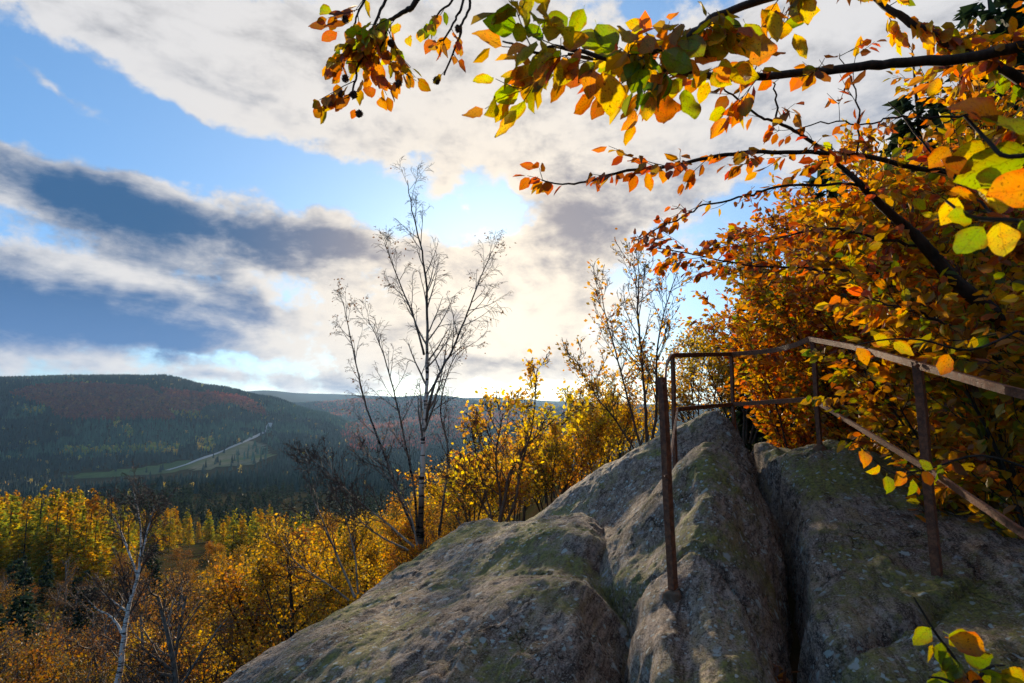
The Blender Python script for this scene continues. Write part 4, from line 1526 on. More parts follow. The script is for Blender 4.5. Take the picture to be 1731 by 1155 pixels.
BIRCH_PRM = dict(levels=3, seg=(8, 7, 6, 5), wob=(0.05, 0.09, 0.14, 0.16), trop=(0.05, 0.07, -0.05, -0.16), n=(20, 5, 5), start=(0.25, 0.25, 0.15),
                 ang=(36, 34, 34), ratio=(0.3, 0.55, 0.62), taper=0.55, rmin=0.0024)
stem_tree('birch_tree', [
    ([(711, 918, 9), (713, 840, 9), (715, 760, 9), (720, 680, 9), (722, 600, 9), (722, 520, 9), (716, 440, 9), (700, 370, 9), (688, 305, 9)], 0.050, 0.005, 27, 1.1),
    ([(719, 715, 9), (735, 650, 8.9), (765, 590, 8.8), (790, 530, 8.7), (812, 470, 8.7), (832, 425, 8.7)], 0.026, 0.005, 18, 0.9),
    ([(708, 915, 9), (680, 850, 9.1), (650, 770, 9.2), (620, 690, 9.3), (603, 620, 9.3), (588, 550, 9.4), (580, 510, 9.4)], 0.025, 0.005, 16, 0.8),
    ([(706, 905, 9), (700, 830, 8.8), (683, 740, 8.7), (665, 660, 8.6), (645, 590, 8.6), (622, 540, 8.6)], 0.022, 0.005, 16, 0.75),
    ([(742, 905, 9.2), (752, 830, 9.2), (757, 760, 9.2), (745, 690, 9.2), (765, 610, 9.3), (800, 580, 9.3)], 0.022, 0.005, 14, 0.7),
    ([(717, 600, 9), (700, 540, 9.1), (672, 470, 9.2), (650, 410, 9.2)], 0.02, 0.005, 13, 0.75),
], 71, 'slender leafless birch with a white stem standing behind the front slab', 'tree', BIRCH_PRM, 'bark_birch', [(0.10, 0.06, 0.03)], (0.03, 0.05), 1, 0.12, birch=True, step=0.3, crown_bark='bark_grey')

LB_PRM = dict(BIRCH_PRM)
LB_PRM.update(n=(20, 6, 5), rmin=0.007)
stem_tree('pale_birch', [
    ([(198, 1160, 20), (208, 1090, 20), (217, 1030, 20), (230, 985, 20), (238, 930, 20), (236, 880, 20), (224, 830, 20)], 0.105, 0.012, 26, 2.0),
    ([(208, 1072, 20), (190, 1045, 20), (165, 1030, 20), (142, 1008, 20)], 0.05, 0.012, 10, 1.1),
    ([(216, 1035, 20), (196, 1020, 20), (170, 1000, 20)], 0.04, 0.012, 8, 1.0),
    ([(232, 975, 20), (216, 930, 20), (200, 890, 20), (185, 860, 20)], 0.045, 0.012, 12, 1.5),
    ([(238, 940, 20), (250, 895, 20), (262, 850, 20)], 0.045, 0.012, 12, 1.5),
], 72, 'white barked bare birch rising from the woods at the lower left', 'tree', LB_PRM, 'bark_birch', None, birch=True)

SHRUB_PRM = dict(levels=3, seg=(6, 6, 5, 4), wob=(0.06, 0.13, 0.2, 0.25), trop=(0.03, 0.09, 0.07, 0.03), n=(14, 5, 4), start=(0.25, 0.2, 0.15),
                 ang=(36, 38, 40), ratio=(0.4, 0.55, 0.5), taper=0.5, rmin=0.0035)
# bare grey shrubs in front of the golden trees
stem_tree('bare_shrub', [
    ([(700, 925, 8.0), (660, 890, 8.1), (610, 850, 8.2), (555, 800, 8.3), (515, 765, 8.4)], 0.018, 0.004, 16, 0.7),
    ([(690, 930, 8.0), (640, 905, 7.9), (600, 870, 7.9), (570, 810, 7.9), (545, 770, 7.9)], 0.014, 0.004, 14, 0.6),
    ([(705, 922, 8.0), (690, 860, 8.1), (650, 800, 8.2), (610, 760, 8.3)], 0.014, 0.004, 14, 0.6),
], 73, 'bare shrub leaning left of the white birch stem', 'shrub', SHRUB_PRM, 'bark_grey', None)
stem_tree('bare_shrub', [
    ([(600, 1010, 7.4), (570, 940, 7.6), (545, 880, 7.8), (525, 830, 8.0), (520, 780, 8.1)], 0.016, 0.004, 16, 0.7),
    ([(590, 1015, 7.4), (550, 985, 7.4), (500, 950, 7.5), (470, 905, 7.6)], 0.013, 0.004, 12, 0.6),
    ([(605, 1005, 7.4), (600, 940, 7.5), (585, 880, 7.6), (570, 840, 7.7)], 0.013, 0.004, 12, 0.55),
], 74, 'bare shrub beside the left edge of the front slab', 'shrub', SHRUB_PRM, 'bark_grey', None)
G_PRM = dict(SHRUB_PRM)
stem_tree('rowan_shrub', [
    ([(842, 896, 7.6), (852, 850, 7.6), (862, 800, 7.7), (890, 755, 7.8), (930, 715, 7.8), (965, 690, 7.8)], 0.030, 0.005, 16, 0.7),
    ([(846, 896, 7.6), (846, 840, 7.7), (838, 780, 7.7), (846, 720, 7.8), (850, 700, 7.8)], 0.022, 0.005, 16, 0.7),
    ([(850, 896, 7.6), (872, 845, 7.5), (880, 790, 7.5), (900, 720, 7.5), (905, 660, 7.5), (908, 622, 7.5)], 0.022, 0.005, 13, 0.45),
    ([(838, 898, 7.6), (815, 850, 7.6), (790, 820, 7.5), (765, 805, 7.5)], 0.016, 0.005, 14, 0.6),
    ([(836, 898, 7.6), (820, 830, 7.9), (805, 770, 8.0), (800, 730, 8.1)], 0.016, 0.005, 14, 0.6),
], 75, 'many stemmed yellow shrub in the notch behind the front slab', 'shrub', G_PRM, 'bark_twig', BRIGHT, (0.05, 0.09), 2, 0.45, step=0.12)
# golden bushes climbing along the back of the rock
for k, (px, py, Y, top, wid, pal, kp, lab) in enumerate([
    (930, 880, 13.0, 738, 75, BRIGHT, 0.75, 'golden bush behind the notch in the rock'),
    (985, 840, 13.5, 682, 80, BRIGHT, 0.72, 'golden bush half way up the back of the rock'),
    (800, 905, 12.0, 785, 80, BRIGHT, 0.75, 'golden bush right of the birch stem'),
    (1050, 800, 14.0, 625, 85, GOLD, 0.85, 'tawny bush behind the upper left edge of the middle slab'),
    (1180, 760, 12.0, 565, 80, GOLD, 0.85, 'tawny bush behind the short rail of the railing'),
    (1260, 750, 10.5, 525, 85, GOLD, 0.85, 'tawny bush behind the peak of the middle slab'),
    (870, 890, 14.5, 752, 70, BRIGHT, 0.75, 'yellow bush showing between the rowan stems'),
]):
    rr = random.Random(500 + k)
    st = []
    for j in range(6):
        f = (j - 2.5) / 2.5
        xt = px + f * wid * rr.uniform(0.8, 1.2)
        tp = top + abs(f) * (py - top) * 0.30 + rr.uniform(-12, 12)
        mid = (px + f * wid * 0.45 + rr.uniform(-8, 8), py + (tp - py) * 0.5, Y + rr.uniform(-0.4, 0.4))
        st.append(([(px + f * 12, py, Y), mid, (xt, tp, Y + rr.uniform(-0.9, 0.9))], 0.022 if j else 0.0221, 0.006, 15, 0.8))
    stem_tree('autumn_bush', st, 600 + k, lab, 'bush', SHRUB_PRM, 'bark_twig', pal, (0.05, 0.09), 2, kp, step=0.10)
# the open, nearly bare young tree against the sky
stem_tree('young_oak', [
    ([(1095, 780, 8.8), (1092, 700, 8.8), (1085, 610, 8.8), (1078, 520, 8.8), (1080, 470, 8.8), (1076, 430, 8.8)], 0.030, 0.005, 22, 0.9),
    ([(1097, 780, 8.8), (1110, 690, 8.7), (1110, 600, 8.6), (1125, 520, 8.6), (1145, 460, 8.6)], 0.026, 0.005, 20, 0.75),
    ([(1090, 780, 8.8), (1065, 690, 8.9), (1045, 610, 9.0), (1025, 540, 9.0), (1015, 480, 9.0)], 0.022, 0.005, 18, 0.75),
    ([(1085, 780, 8.8), (1040, 710, 8.9), (1000, 660, 9.0), (975, 610, 9.0)], 0.018, 0.005, 16, 0.7),
], 77, 'thin young tree with few brown leaves standing against the bright sky', 'tree', SHRUB_PRM, 'bark_twig', GOLD, (0.05, 0.085), 1, 0.6, step=0.12)

# dark spruces behind the right-hand leaves
big_spr = [conifer(700 + k, 6.5, 1.5, 5200, SPRUCE, (0.10, 0.26), 0.3, 0.03) for k in range(2)]
for (px, Y, s, lab) in ((1290, 11.5, 0.72, 'dark spruce behind the tawny bushes left of the big beech'), (1420, 11.0, 0.95, 'dark spruce hidden behind the middle of the beech foliage'),
                        (1590, 9.5, 1.1, 'dark spruce behind the beech limb on the right'), (1740, 8.0, 1.2, 'dark spruce at the far right behind the beech')):
    place('spruce_tree', [('tree', big_spr[R0.randrange(2)])], at_ground(px, Y, -0.1), R0.uniform(0, 6), s, lab, 'tree', 'spruces behind the beech')

# ------------------------------------------------------------------ beech leaves
def leaf_mesh(seed, ns=6):
    """one beech leaf with wavy rim, folded along its rib; grows along +Y, 1 long"""
    r = random.Random(seed)
    fold = r.uniform(0.03, 0.45)
    curl = r.uniform(-0.7, 0.7)
    tw = r.uniform(-0.8, 0.8)
    wd = r.uniform(0.31, 0.40)
    V = []
    for i in range(ns + 1):
        t = i / ns
        hw = wd * (math.sin(math.pi * t ** 0.80) ** 0.80 if 0 < t < 1 else 0.0)
        if i == 0:
            hw = 0.012
        if i == ns:
            hw = 0.010
        for s in (-1, -0.5, 0, 0.5, 1):
            x = s * hw * (1 + 0.07 * math.sin(t * 14 + s * 3 + seed)) + 0.05 * math.sin(t * 3 + seed) * t
            z = abs(s) * hw * fold * 2 * 0.6 + curl * (t - 0.4) ** 2 + 0.026 * math.sin(t * 17 + abs(s) * 4 + seed)
            a = tw * (t - 0.4)
            V.append((x * math.cos(a) - z * math.sin(a), t + 0.03 * abs(s) * hw, x * math.sin(a) + z * math.cos(a)))
    q = []
    for i in range(ns):
        for j in range(4):
            q.append((i * 5 + j, i * 5 + j + 1, (i + 1) * 5 + j + 1, (i + 1) * 5 + j))
    n = len(V)
    V += [(-0.008, -0.14, 0.0), (0.008, -0.14, 0.0)]
    q.append((n, n + 1, 3, 1))
    return make_mesh('leaf', V, [q], [M['leaf_big']], smooth=True)


LEAVES = [leaf_mesh(k) for k in range(16)]
LEAVES_BIG = [leaf_mesh(k + 40, 13) for k in range(6)]


class Spray:
    """branches with leaves: the leaves that show largest become objects, the others one mass"""
    def __init__(s, name, base, label, cat, group=None):
        s.root = thing(name, base, label, cat, group)
        s.tw = Geo()
        s.L = []          # (pos, ydir, normal, size, colour)
        s.hero = []

    def branch(s, line, r0, r1, name='branch'):
        n = len(line)
        rads = [r0 + (r1 - r0) * (k / (n - 1)) ** 0.9 for k in range(n)]
        g = Geo()
        g.tube([tuple(p) for p in line], rads, 8)
        link(name, g.mesh(name, [M['bark_dark']], True), s.root)
        return rads

    def twigs(s, line, r, rng, pal, dens, ln, size, gap=0.035, flat=0.5, a0=0.0, a1=1.0, sub=2, down=0.0, bare=0.0):
        L = sum((b - a).length for a, b in zip(line[:-1], line[1:]))
        n = int(L * (a1 - a0) * dens)
        side = 1
        for k in range(n):
            t = a0 + (a1 - a0) * (k + r.random()) / n
            p, d = along(line, min(t, 0.999))
            side = -side
            ax = (UP + rvec(r) * 0.7).normalized()
            nd = Quaternion(ax, side * math.radians(r.uniform(28, 70))) @ d
            nd.z = nd.z * flat + r.uniform(-0.30, 0.22) - down
            nd.normalize()
            s.twig(p, nd, ln * r.uniform(0.5, 1.2), r, pal, size, gap, sub, down, bare)

    def twig(s, p, d, L, r, pal, size, gap, sub, down=0.0, bare=0.0):
        n = max(3, int(L / 0.06))
        pts = [p.copy()]
        for k in range(n):
            d = (d + rvec(r) * 0.16 + UP * (0.03 - down * 0.2)).normalized()
            p = p + d * (L / n)
            pts.append(p.copy())
        r0 = 0.0016 + L * 0.0045
        s.tw.tube([tuple(q_) for q_ in pts], [r0 + (0.0013 - r0) * k / n for k in range(n + 1)], 3)
        m_ = max(2, int(L / gap))
        side = 1
        clr = r.random()
        for k in range(m_ + 1):
            if r.random() < bare:
                continue
            t = min(0.999, 0.18 + 0.82 * k / m_)
            q_, dd = along(pts, t)
            side = -side
            yd = Quaternion(UP, side * math.radians(r.uniform(25, 65))) @ dd
            if k == m_:
                yd = dd
            yd = (yd + Vector((0, 0, -r.uniform(0.1, 1.1))) + rvec(r) * 0.35).normalized()
            nn = (UP * 0.25 + Vector((0, -0.35, 0)) + rvec(r) * 0.9).normalized()
            i = min(len(pal) - 1, max(0, int((0.6 * clr + 0.4 * r.random()) * len(pal) + r.uniform(-0.5, 0.5))))
            c = [x * r.uniform(0.75, 1.25) for x in pal[i]]
            s.L.append((q_ + yd * 0.008, yd, nn, r.uniform(*size), c))
        if sub > 0 and L > 0.14:
            for k in range(r.choice((1, 2, 2, 3))):
                q_, dd = along(pts, r.uniform(0.25, 0.85))
                nd = Quaternion((UP + rvec(r) * 0.6).normalized(), math.radians(r.choice((-1, 1)) * r.uniform(30, 60))) @ dd
                s.twig(q_, nd, L * r.uniform(0.35, 0.6), r, pal, size, gap, sub - 1, down, bare)

    def hero_leaf(s, px, py, Y, lpx, ang, colr, tilt=0.5, r=random.Random(5)):
        """a single leaf: foot at this place, lpx photo pixels long, pointing ang degrees (0 right, 90 down)"""
        p = P(px, py, Y)
        a = math.radians(ang)
        yd = Vector((math.cos(a), r.uniform(-0.35, 0.35), -math.sin(a))).normalized()
        nn = (Vector((0, -1, 0)) + rvec(r) * tilt).normalized()
        s.hero.append((p, yd, nn, lpx / F * Y, colr))

    def finish(s, limit, sizemin=8.0):
        vis = []
        for k, (p, yd, nn, sz, c) in enumerate(s.L):
            m_ = p + yd * sz * 0.5
            px, py = proj(np.array([tuple(m_)]))
            inn = m_.y > 0.2 and -10 < px[0] < 1741 and -10 < py[0] < 1165
            v = (sz / max(m_.y, 0.2)) * F if inn else 0
            # a leaf seen edge-on shows small
            vis.append(v * (0.35 + abs(nn.dot(m_.normalized()))))
        order = sorted(range(len(s.L)), key=lambda k: -vis[k])
        lim = max(0, limit - len(s.hero))
        own = [k for k in order[:lim] if vis[k] > sizemin]
        ownset = set(own)
        rr = random.Random(len(s.L))
        for (p, yd, nn, sz, c) in s.hero + [s.L[k] for k in own]:
            big_ = sz / max(p.y, 0.3) * F > 62
            o = bpy.data.objects.new('leaf', LEAVES_BIG[rr.randrange(6)] if big_ else LEAVES[rr.randrange(len(LEAVES))])
            COL.objects.link(o)
            o.parent = s.root
            o.matrix_parent_inverse = Matrix.Translation(-Vector(s.root.location))
            x = yd.cross(nn).normalized()
            z = x.cross(yd)
            mt = Matrix(((x.x, yd.x, z.x, p.x), (x.y, yd.y, z.y, p.y), (x.z, yd.z, z.z, p.z), (0, 0, 0, 1)))
            o.matrix_basis = mt @ Matrix.Diagonal((sz, sz, sz, 1))
            o.color = (*c, 1)
        rest = [s.L[k] for k in range(len(s.L)) if k not in ownset]
        if rest:
            g = Geo()
            add_leaves(g, np.array([tuple(a[0]) for a in rest]), np.array([tuple(a[1]) for a in rest]), np.array([tuple(a[2]) for a in rest]),
                       np.array([a[3] for a in rest]), np.array([a[4] for a in rest]), 6)
            tag(link('foliage', g.mesh('foliage', [M['leaf_near']]), s.root), kind='stuff')
        if s.tw.n:
            tag(link('twigs', s.tw.mesh('twigs', [M['bark_dark']]), s.root), kind='stuff')


YEL, ORG, RED, GRN, OLV, BRN = (0.50, 0.29, 0.02), (0.48, 0.16, 0.015), (0.38, 0.085, 0.012), (0.16, 0.17, 0.018), (0.24, 0.22, 0.02), (0.18, 0.055, 0.014)
r1 = random.Random(42)
rn = np.random.default_rng(42)
bt = Spray('beech_tree', P(1830, 930, 3.4), 'big beech reaching in from the right with orange and yellow leaves', 'tree')
limbs = {
    'L4': ([(1890, 960, 3.4), (1850, 800, 3.35), (1790, 660, 3.3), (1731, 583, 3.25), (1665, 518, 3.2), (1615, 476, 3.2), (1565, 418, 3.2), (1529, 382, 3.2), (1479, 337, 3.15), (1454, 312, 3.1), (1424, 284, 3.1)], 0.065, 0.013),
    'L5': ([(1424, 284, 3.1), (1388, 252, 3.0), (1343, 221, 2.9), (1313, 206, 2.85), (1288, 199, 2.8), (1253, 171, 2.7), (1222, 151, 2.6)], 0.012, 0.004),
    'L1': ([(1900, 0, 2.6), (1800, 55, 2.5), (1731, 76, 2.45), (1615, 100, 2.4), (1509, 107, 2.35), (1414, 118, 2.25), (1313, 127, 2.1), (1212, 131, 1.95), (1130, 118, 1.8), (1040, 105, 1.7), (960, 92, 1.65)], 0.034, 0.005),
    'L2': ([(1400, -70, 2.9), (1484, 0, 2.8), (1529, 32, 2.75), (1600, 73, 2.7), (1665, 106, 2.65), (1731, 138, 2.6), (1880, 260, 2.7)], 0.014, 0.026),
    'L3': ([(1700, 330, 3.1), (1610, 294, 3.0), (1539, 282, 2.9), (1464, 263, 2.8), (1388, 259, 2.7), (1288, 257, 2.6), (1212, 265, 2.5), (1137, 281, 2.45), (1061, 288, 2.4), (1011, 302, 2.4), (961, 312, 2.35), (915, 304, 2.35)], 0.017, 0.003),
    'L6': ([(1479, 337, 3.15), (1439, 313, 3.1), (1313, 317, 3.1), (1262, 332, 3.1), (1192, 347, 3.1), (1142, 372, 3.1), (1081, 403, 3.1)], 0.010, 0.003),
    'L7': ([(1650, 505, 3.2), (1615, 483, 3.3), (1514, 465, 3.4), (1388, 455, 3.5), (1262, 448, 3.6), (1160, 428, 3.6), (1110, 420, 3.6)], 0.014, 0.003),
    'L8': ([(1680, 190, 2.7), (1580, 200, 2.9), (1520, 196, 2.95), (1464, 212, 3.0), (1400, 206, 3.0), (1340, 222, 3.0)], 0.008, 0.003),
    'L9': ([(1560, -120, 1.9), (1400, -40, 1.85), (1227, 20, 1.75), (1182, 48, 1.7), (1142, 72, 1.65), (1050, 100, 1.6), (950, 80, 1.6), (905, 88, 1.6), (848, 68, 1.6)], 0.018, 0.0025),
    'L10': ([(1565, 418, 3.2), (1480, 400, 3.3), (1400, 385, 3.4), (1320, 400, 3.5), (1250, 420, 3.6)], 0.010, 0.003),
    'L11': ([(1700, 620, 3.2), (1620, 560, 3.0), (1560, 530, 2.9), (1500, 515, 2.9), (1430, 490, 2.95)], 0.010, 0.003),
    'L12': ([(1800, 420, 2.4), (1720, 380, 2.6), (1640, 330, 2.8), (1560, 240, 2.9), (1500, 170, 3.0)], 0.010, 0.003),
    'L13': ([(1313, 206, 2.85), (1311, 170, 2.8), (1307, 140, 2.75)], 0.0065, 0.0038),
    'L14': ([(1450, 265, 2.8), (1452, 200, 2.75), (1440, 140, 2.7), (1420, 90, 2.6)], 0.006, 0.002),
}
BL = {}
for k, (pts, ra, rb) in limbs.items():
    line = smooth_line(poly3(pts), 5)
    line = [p + rvec(r1) * (0.004 if ra > 0.011 else 0.010) for p in line]
    bt.branch(line, ra, rb)
    BL[k] = line
S1 = (0.062, 0.095)
bt.twigs(BL['L4'], r1, rn, BEECH, 8, 0.36, S1, 0.045, a0=0.32, a1=0.85)
bt.twigs(BL['L5'], r1, rn, RUST, 7, 0.16, S1, 0.05, sub=1, bare=0.4)
bt.twigs(BL['L1'], r1, rn, BEECH[1:], 9, 0.22, (0.07, 0.105), 0.055, a0=0.60, down=0.12)
bt.twigs(BL['L1'], r1, rn, RUST, 7, 0.24, S1, 0.05, a0=0.05, a1=0.3, bare=0.25)
bt.twigs(BL['L1'], r1, rn, RUST, 6, 0.14, S1, 0.05, a0=0.4, a1=0.60, sub=1, bare=0.3)
bt.twigs(BL['L2'], r1, rn, BEECH, 11, 0.30, S1, 0.042)
bt.twigs(BL['L3'], r1, rn, RUST, 11, 0.20, (0.052, 0.08), 0.045, a0=0.15, a1=0.75, down=0.05)
bt.twigs(BL['L3'], r1, rn, RUST, 6, 0.10, (0.05, 0.065), 0.05, a0=0.72, sub=1, bare=0.1)
bt.twigs(BL['L3'], r1, rn, RUST, 14, 0.08, (0.05, 0.065), 0.04, a0=0.94, sub=1)
bt.twigs(BL['L6'], r1, rn, RUST, 12, 0.14, (0.045, 0.065), 0.05, sub=1, bare=0.25)
bt.twigs(BL['L6'], r1, rn, RUST, 18, 0.10, (0.045, 0.065), 0.04, a0=0.8, sub=1)
bt.twigs(BL['L7'], r1, rn, RUST, 13, 0.26, (0.05, 0.075), 0.042)
bt.twigs(BL['L8'], r1, rn, RUST, 7, 0.15, (0.045, 0.07), 0.05, bare=0.4)
bt.twigs(BL['L9'], r1, rn, [GREENY[1], GREENY[2], YEL, YEL, ORG, BEECH[4]], 9, 0.20, (0.065, 0.10), 0.052, a0=0.25, a1=0.97, down=0.10)
bt.twigs(BL['L9'], r1, rn, BEECH[1:], 7, 0.24, (0.065, 0.10), 0.05, a0=0.1, a1=0.6, down=0.05)
bt.twigs(BL['L10'], r1, rn, RUST, 12, 0.28, (0.05, 0.075), 0.042)
bt.twigs(BL['L11'], r1, rn, BEECH, 14, 0.22, S1, 0.045, a1=0.85)
bt.twigs(BL['L12'], r1, rn, RUST, 12, 0.24, (0.05, 0.08), 0.045, a1=0.6)
bt.twigs(BL['L13'], r1, rn, RUST, 10, 0.08, (0.045, 0.065), 0.05, sub=0, bare=0.4)
bt.twigs(BL['L14'], r1, rn, RUST, 12, 0.18, (0.045, 0.065), 0.05, sub=1, bare=0.55)
HEROES = [
    (1745, 225, 1.0, 95, 200, OLV), (1690, 205, 1.0, 85, 215, BRN), (1740, 262, 1.02, 120, 165, OLV), (1775, 322, 0.84, 118, 176, ORG), (1700, 300, 1.04, 78, 160, OLV), (1600, 250, 1.1, 52, 130, ORG),
    (1660, 385, 1.0, 66, 130, GRN), (1690, 378, 1.0, 66, 95, YEL), (1700, 350, 0.98, 72, 195, YEL), (1650, 335, 1.05, 56, 190, ORG), (1620, 335, 1.1, 52, 120, YEL),
    (1640, 365, 1.05, 54, 170, OLV), (1725, 375, 0.95, 45, 80, GRN), (1640, 290, 1.05, 52, 205, BRN), (1665, 250, 1.05, 56, 170, YEL),
    (1022, 122, 1.6, 76, 80, YEL), (1000, 118, 1.62, 62, 95, ORG), (960, 108, 1.62, 62, 110, YEL), (1065, 95, 1.6, 60, 85, YEL), (1085, 95, 1.6, 64, 60, ORG), (935, 95, 1.62, 56, 140, OLV),
    (1130, 165, 1.75, 66, 100, RED), (1155, 155, 1.75, 66, 80, OLV), (1290, 60, 1.7, 72, 100, ORG), (1300, 20, 1.7, 60, 80, YEL), (1360, -10, 1.7, 55, 80, YEL), (1340, 60, 1.8, 52, 70, YEL),
    (1200, 60, 1.7, 62, 120, BRN), (1260, 40, 1.7, 66, 60, OLV), (1010, 40, 1.6, 62, 60, GRN), (960, 30, 1.6, 58, 150, GRN), (985, 15, 1.6, 52, 120, OLV), (1020, 75, 1.6, 60, 200, GRN),
    (1450, 588, 2.3, 34, 60, ORG), (1475, 568, 2.3, 34, 20, YEL), (1510, 580, 2.3, 36, 40, YEL), (1530, 800, 2.5, 30, 140, ORG), (1545, 812, 2.5, 28, 100, OLV), (1560, 796, 2.5, 26, 70, BRN), (1590, 786, 2.5, 30, 120, GRN), (1610, 782, 2.5, 28, 60, BRN), (1575, 792, 2.5, 28, 200, OLV), (1600, 600, 2.2, 44, 120, ORG),
    (1072, 292, 2.4, 36, 100, RED), (1090, 292, 2.4, 34, 75, ORG), (1118, 285, 2.4, 30, 90, ORG), (925, 306, 2.35, 26, 90, RED), (895, 300, 2.35, 28, 130, RED), (905, 285, 2.35, 28, 190, RED),
    (1460, 760, 2.6, 30, 100, ORG), (1490, 790, 2.6, 28, 160, YEL), (1500, 805, 2.6, 30, 90, OLV),
]
for h_ in HEROES:
    bt.hero_leaf(*h_)
# the twig that carries the big leaves close by
for ln_ in ([(1800, 250, 0.95), (1705, 265, 0.98), (1672, 240, 1.0), (1630, 195, 1.02)], [(1800, 380, 0.95), (1700, 372, 0.99), (1640, 366, 1.04), (1600, 340, 1.08)],
            [(1760, 800, 2.4), (1660, 770, 2.5), (1580, 790, 2.52), (1540, 798, 2.5), (1500, 796, 2.58), (1455, 755, 2.6)], [(1720, 560, 2.3), (1640, 592, 2.25), (1560, 575, 2.25), (1500, 574, 2.3), (1445, 584, 2.3)]):
    line = smooth_line(poly3(ln_), 4)
    bt.branch(line, 0.0055, 0.0026, 'branch')
bt.finish(300)

# ---- the branch that hangs in from above
hb = Spray('beech_branch', P(705, -40, 2.2), 'beech branch hanging into the sky with rust brown leaves and dark nut husks', 'branch')
hl = [
    ([(900, -420, 2.5), (800, -160, 2.3), (705, 0, 2.2), (691, 14, 2.2), (668, 28, 2.2), (649, 40, 2.2), (632, 50, 2.2)], 0.016, 0.005),
    ([(690, -60, 2.2), (652, 0, 2.2), (640, 23, 2.2), (629, 51, 2.2), (619, 69, 2.2), (612, 97, 2.2), (603, 120, 2.2), (598, 148, 2.2), (588, 166, 2.2)], 0.007, 0.004),
    ([(656, 40, 2.2), (649, 67, 2.22), (642, 84, 2.24), (640, 118, 2.25)], 0.006, 0.0035),
    ([(800, -160, 2.3), (792, -40, 2.2), (793, 14, 2.2), (781, 39, 2.2), (777, 62, 2.2), (764, 92, 2.2), (751, 128, 2.2)], 0.0065, 0.0038),
    ([(800, -160, 2.3), (782, 0, 2.15), (774, 23, 2.15), (765, 42, 2.15), (753, 65, 2.15), (742, 70, 2.15)], 0.006, 0.0035),
    ([(780, -30, 2.2), (765, 0, 2.2), (749, 16, 2.2), (731, 34, 2.2)], 0.006, 0.0035),
    ([(640, -60, 2.2), (615, 0, 2.2), (603, 25, 2.2), (598, 48, 2.2)], 0.006, 0.0035),
]
r2 = random.Random(77)
for k, (pts, ra, rb) in enumerate(hl):
    line = smooth_line(poly3(pts), 4)
    line = [p + rvec(r2) * 0.003 for p in line]
    hb.branch(line, ra, rb)
    if k == 0:
        hb.twigs(line, r2, rn, BEECH, 12, 0.18, (0.05, 0.075), 0.04, a0=0.60, sub=1, down=0.3)
    elif k in (1, 2, 6):
        hb.twigs(line, r2, rn, RUST, 17, 0.17, (0.045, 0.072), 0.042, a0=0.2 if k != 2 else 0.0, sub=1, down=0.12)
    elif k in (3, 4):
        hb.twigs(line, r2, rn, RUST, 12, 0.06, (0.045, 0.065), 0.05, a0=0.55, sub=0, down=0.4, bare=0.35)
    else:
        hb.twigs(line, r2, rn, GREENY[1:], 30, 0.08, (0.05, 0.07), 0.035, a0=0.4, sub=1, down=0.3)
for h_ in [(763, 70, 2.2, 34, 165, ORG), (735, 66, 2.15, 34, 120, RED), (635, 108, 2.2, 42, 75, ORG), (552, 45, 2.2, 36, 190, BRN), (580, 120, 2.2, 28, 200, BRN), (622, 148, 2.2, 34, 70, RED),
           (640, 165, 2.2, 26, 60, ORG), (690, 60, 2.2, 26, 80, YEL), (712, 50, 2.2, 24, 95, YEL), (720, 40, 2.2, 26, 60, OLV), (672, 40, 2.2, 28, 100, YEL), (660, 110, 2.2, 24, 20, ORG),
           (600, 20, 2.2, 40, 150, BRN), (585, 40, 2.2, 40, 170, BRN), (570, 55, 2.2, 34, 140, RED), (600, 60, 2.2, 36, 30, BRN), (560, 20, 2.2, 32, 200, OLV), (645, 90, 2.2, 30, 40, BRN), (600, 185, 2.2, 18, 110, RED), (580, 178, 2.2, 18, 150, BRN), (665, 140, 2.2, 26, 60, ORG), (650, 130, 2.2, 30, 110, RED)]:
    hb.hero_leaf(*h_, r=r2)
# prickly nut husks, split at the end
for (px, py) in ((738, 136), (576, 158), (598, 160), (607, 192), (661, 73), (584, 133), (584, 33), (673, 141), (775, 48), (612, 88)):
    g = Geo()
    p = P(px, py, 2.19)
    rng = np.random.default_rng(px)
    rows = []
    for i in range(6):
        ph = math.pi * i / 5
        for j in range(8):
            th = j * math.pi / 4
            rr = 0.0135 * (1 + 0.25 * rng.uniform(-1, 1)) * (1.25 if i == 4 and j % 2 else 1)
            rows.append((p.x + rr * math.sin(ph) * math.cos(th), p.y + rr * math.sin(ph) * math.sin(th), p.z + 1.15 * rr * math.cos(ph)))
    q = [(i * 8 + j, i * 8 + (j + 1) % 8, (i + 1) * 8 + (j + 1) % 8, (i + 1) * 8 + j) for i in range(5) for j in range(8)]
    g.add(rows, q)
    n = 60
    u = norm(rng.normal(0, 1, (n, 3)))
    add_leaves(g, np.array(p)[None] + u * 0.011, u, rng.normal(0, 1, (n, 3)), np.full(n, 0.008), np.ones((n, 3)), 3)
    link('nut_husk', g.mesh('nut_husk', [M['bark_twig']]), hb.root)
hb.finish(150, 6)

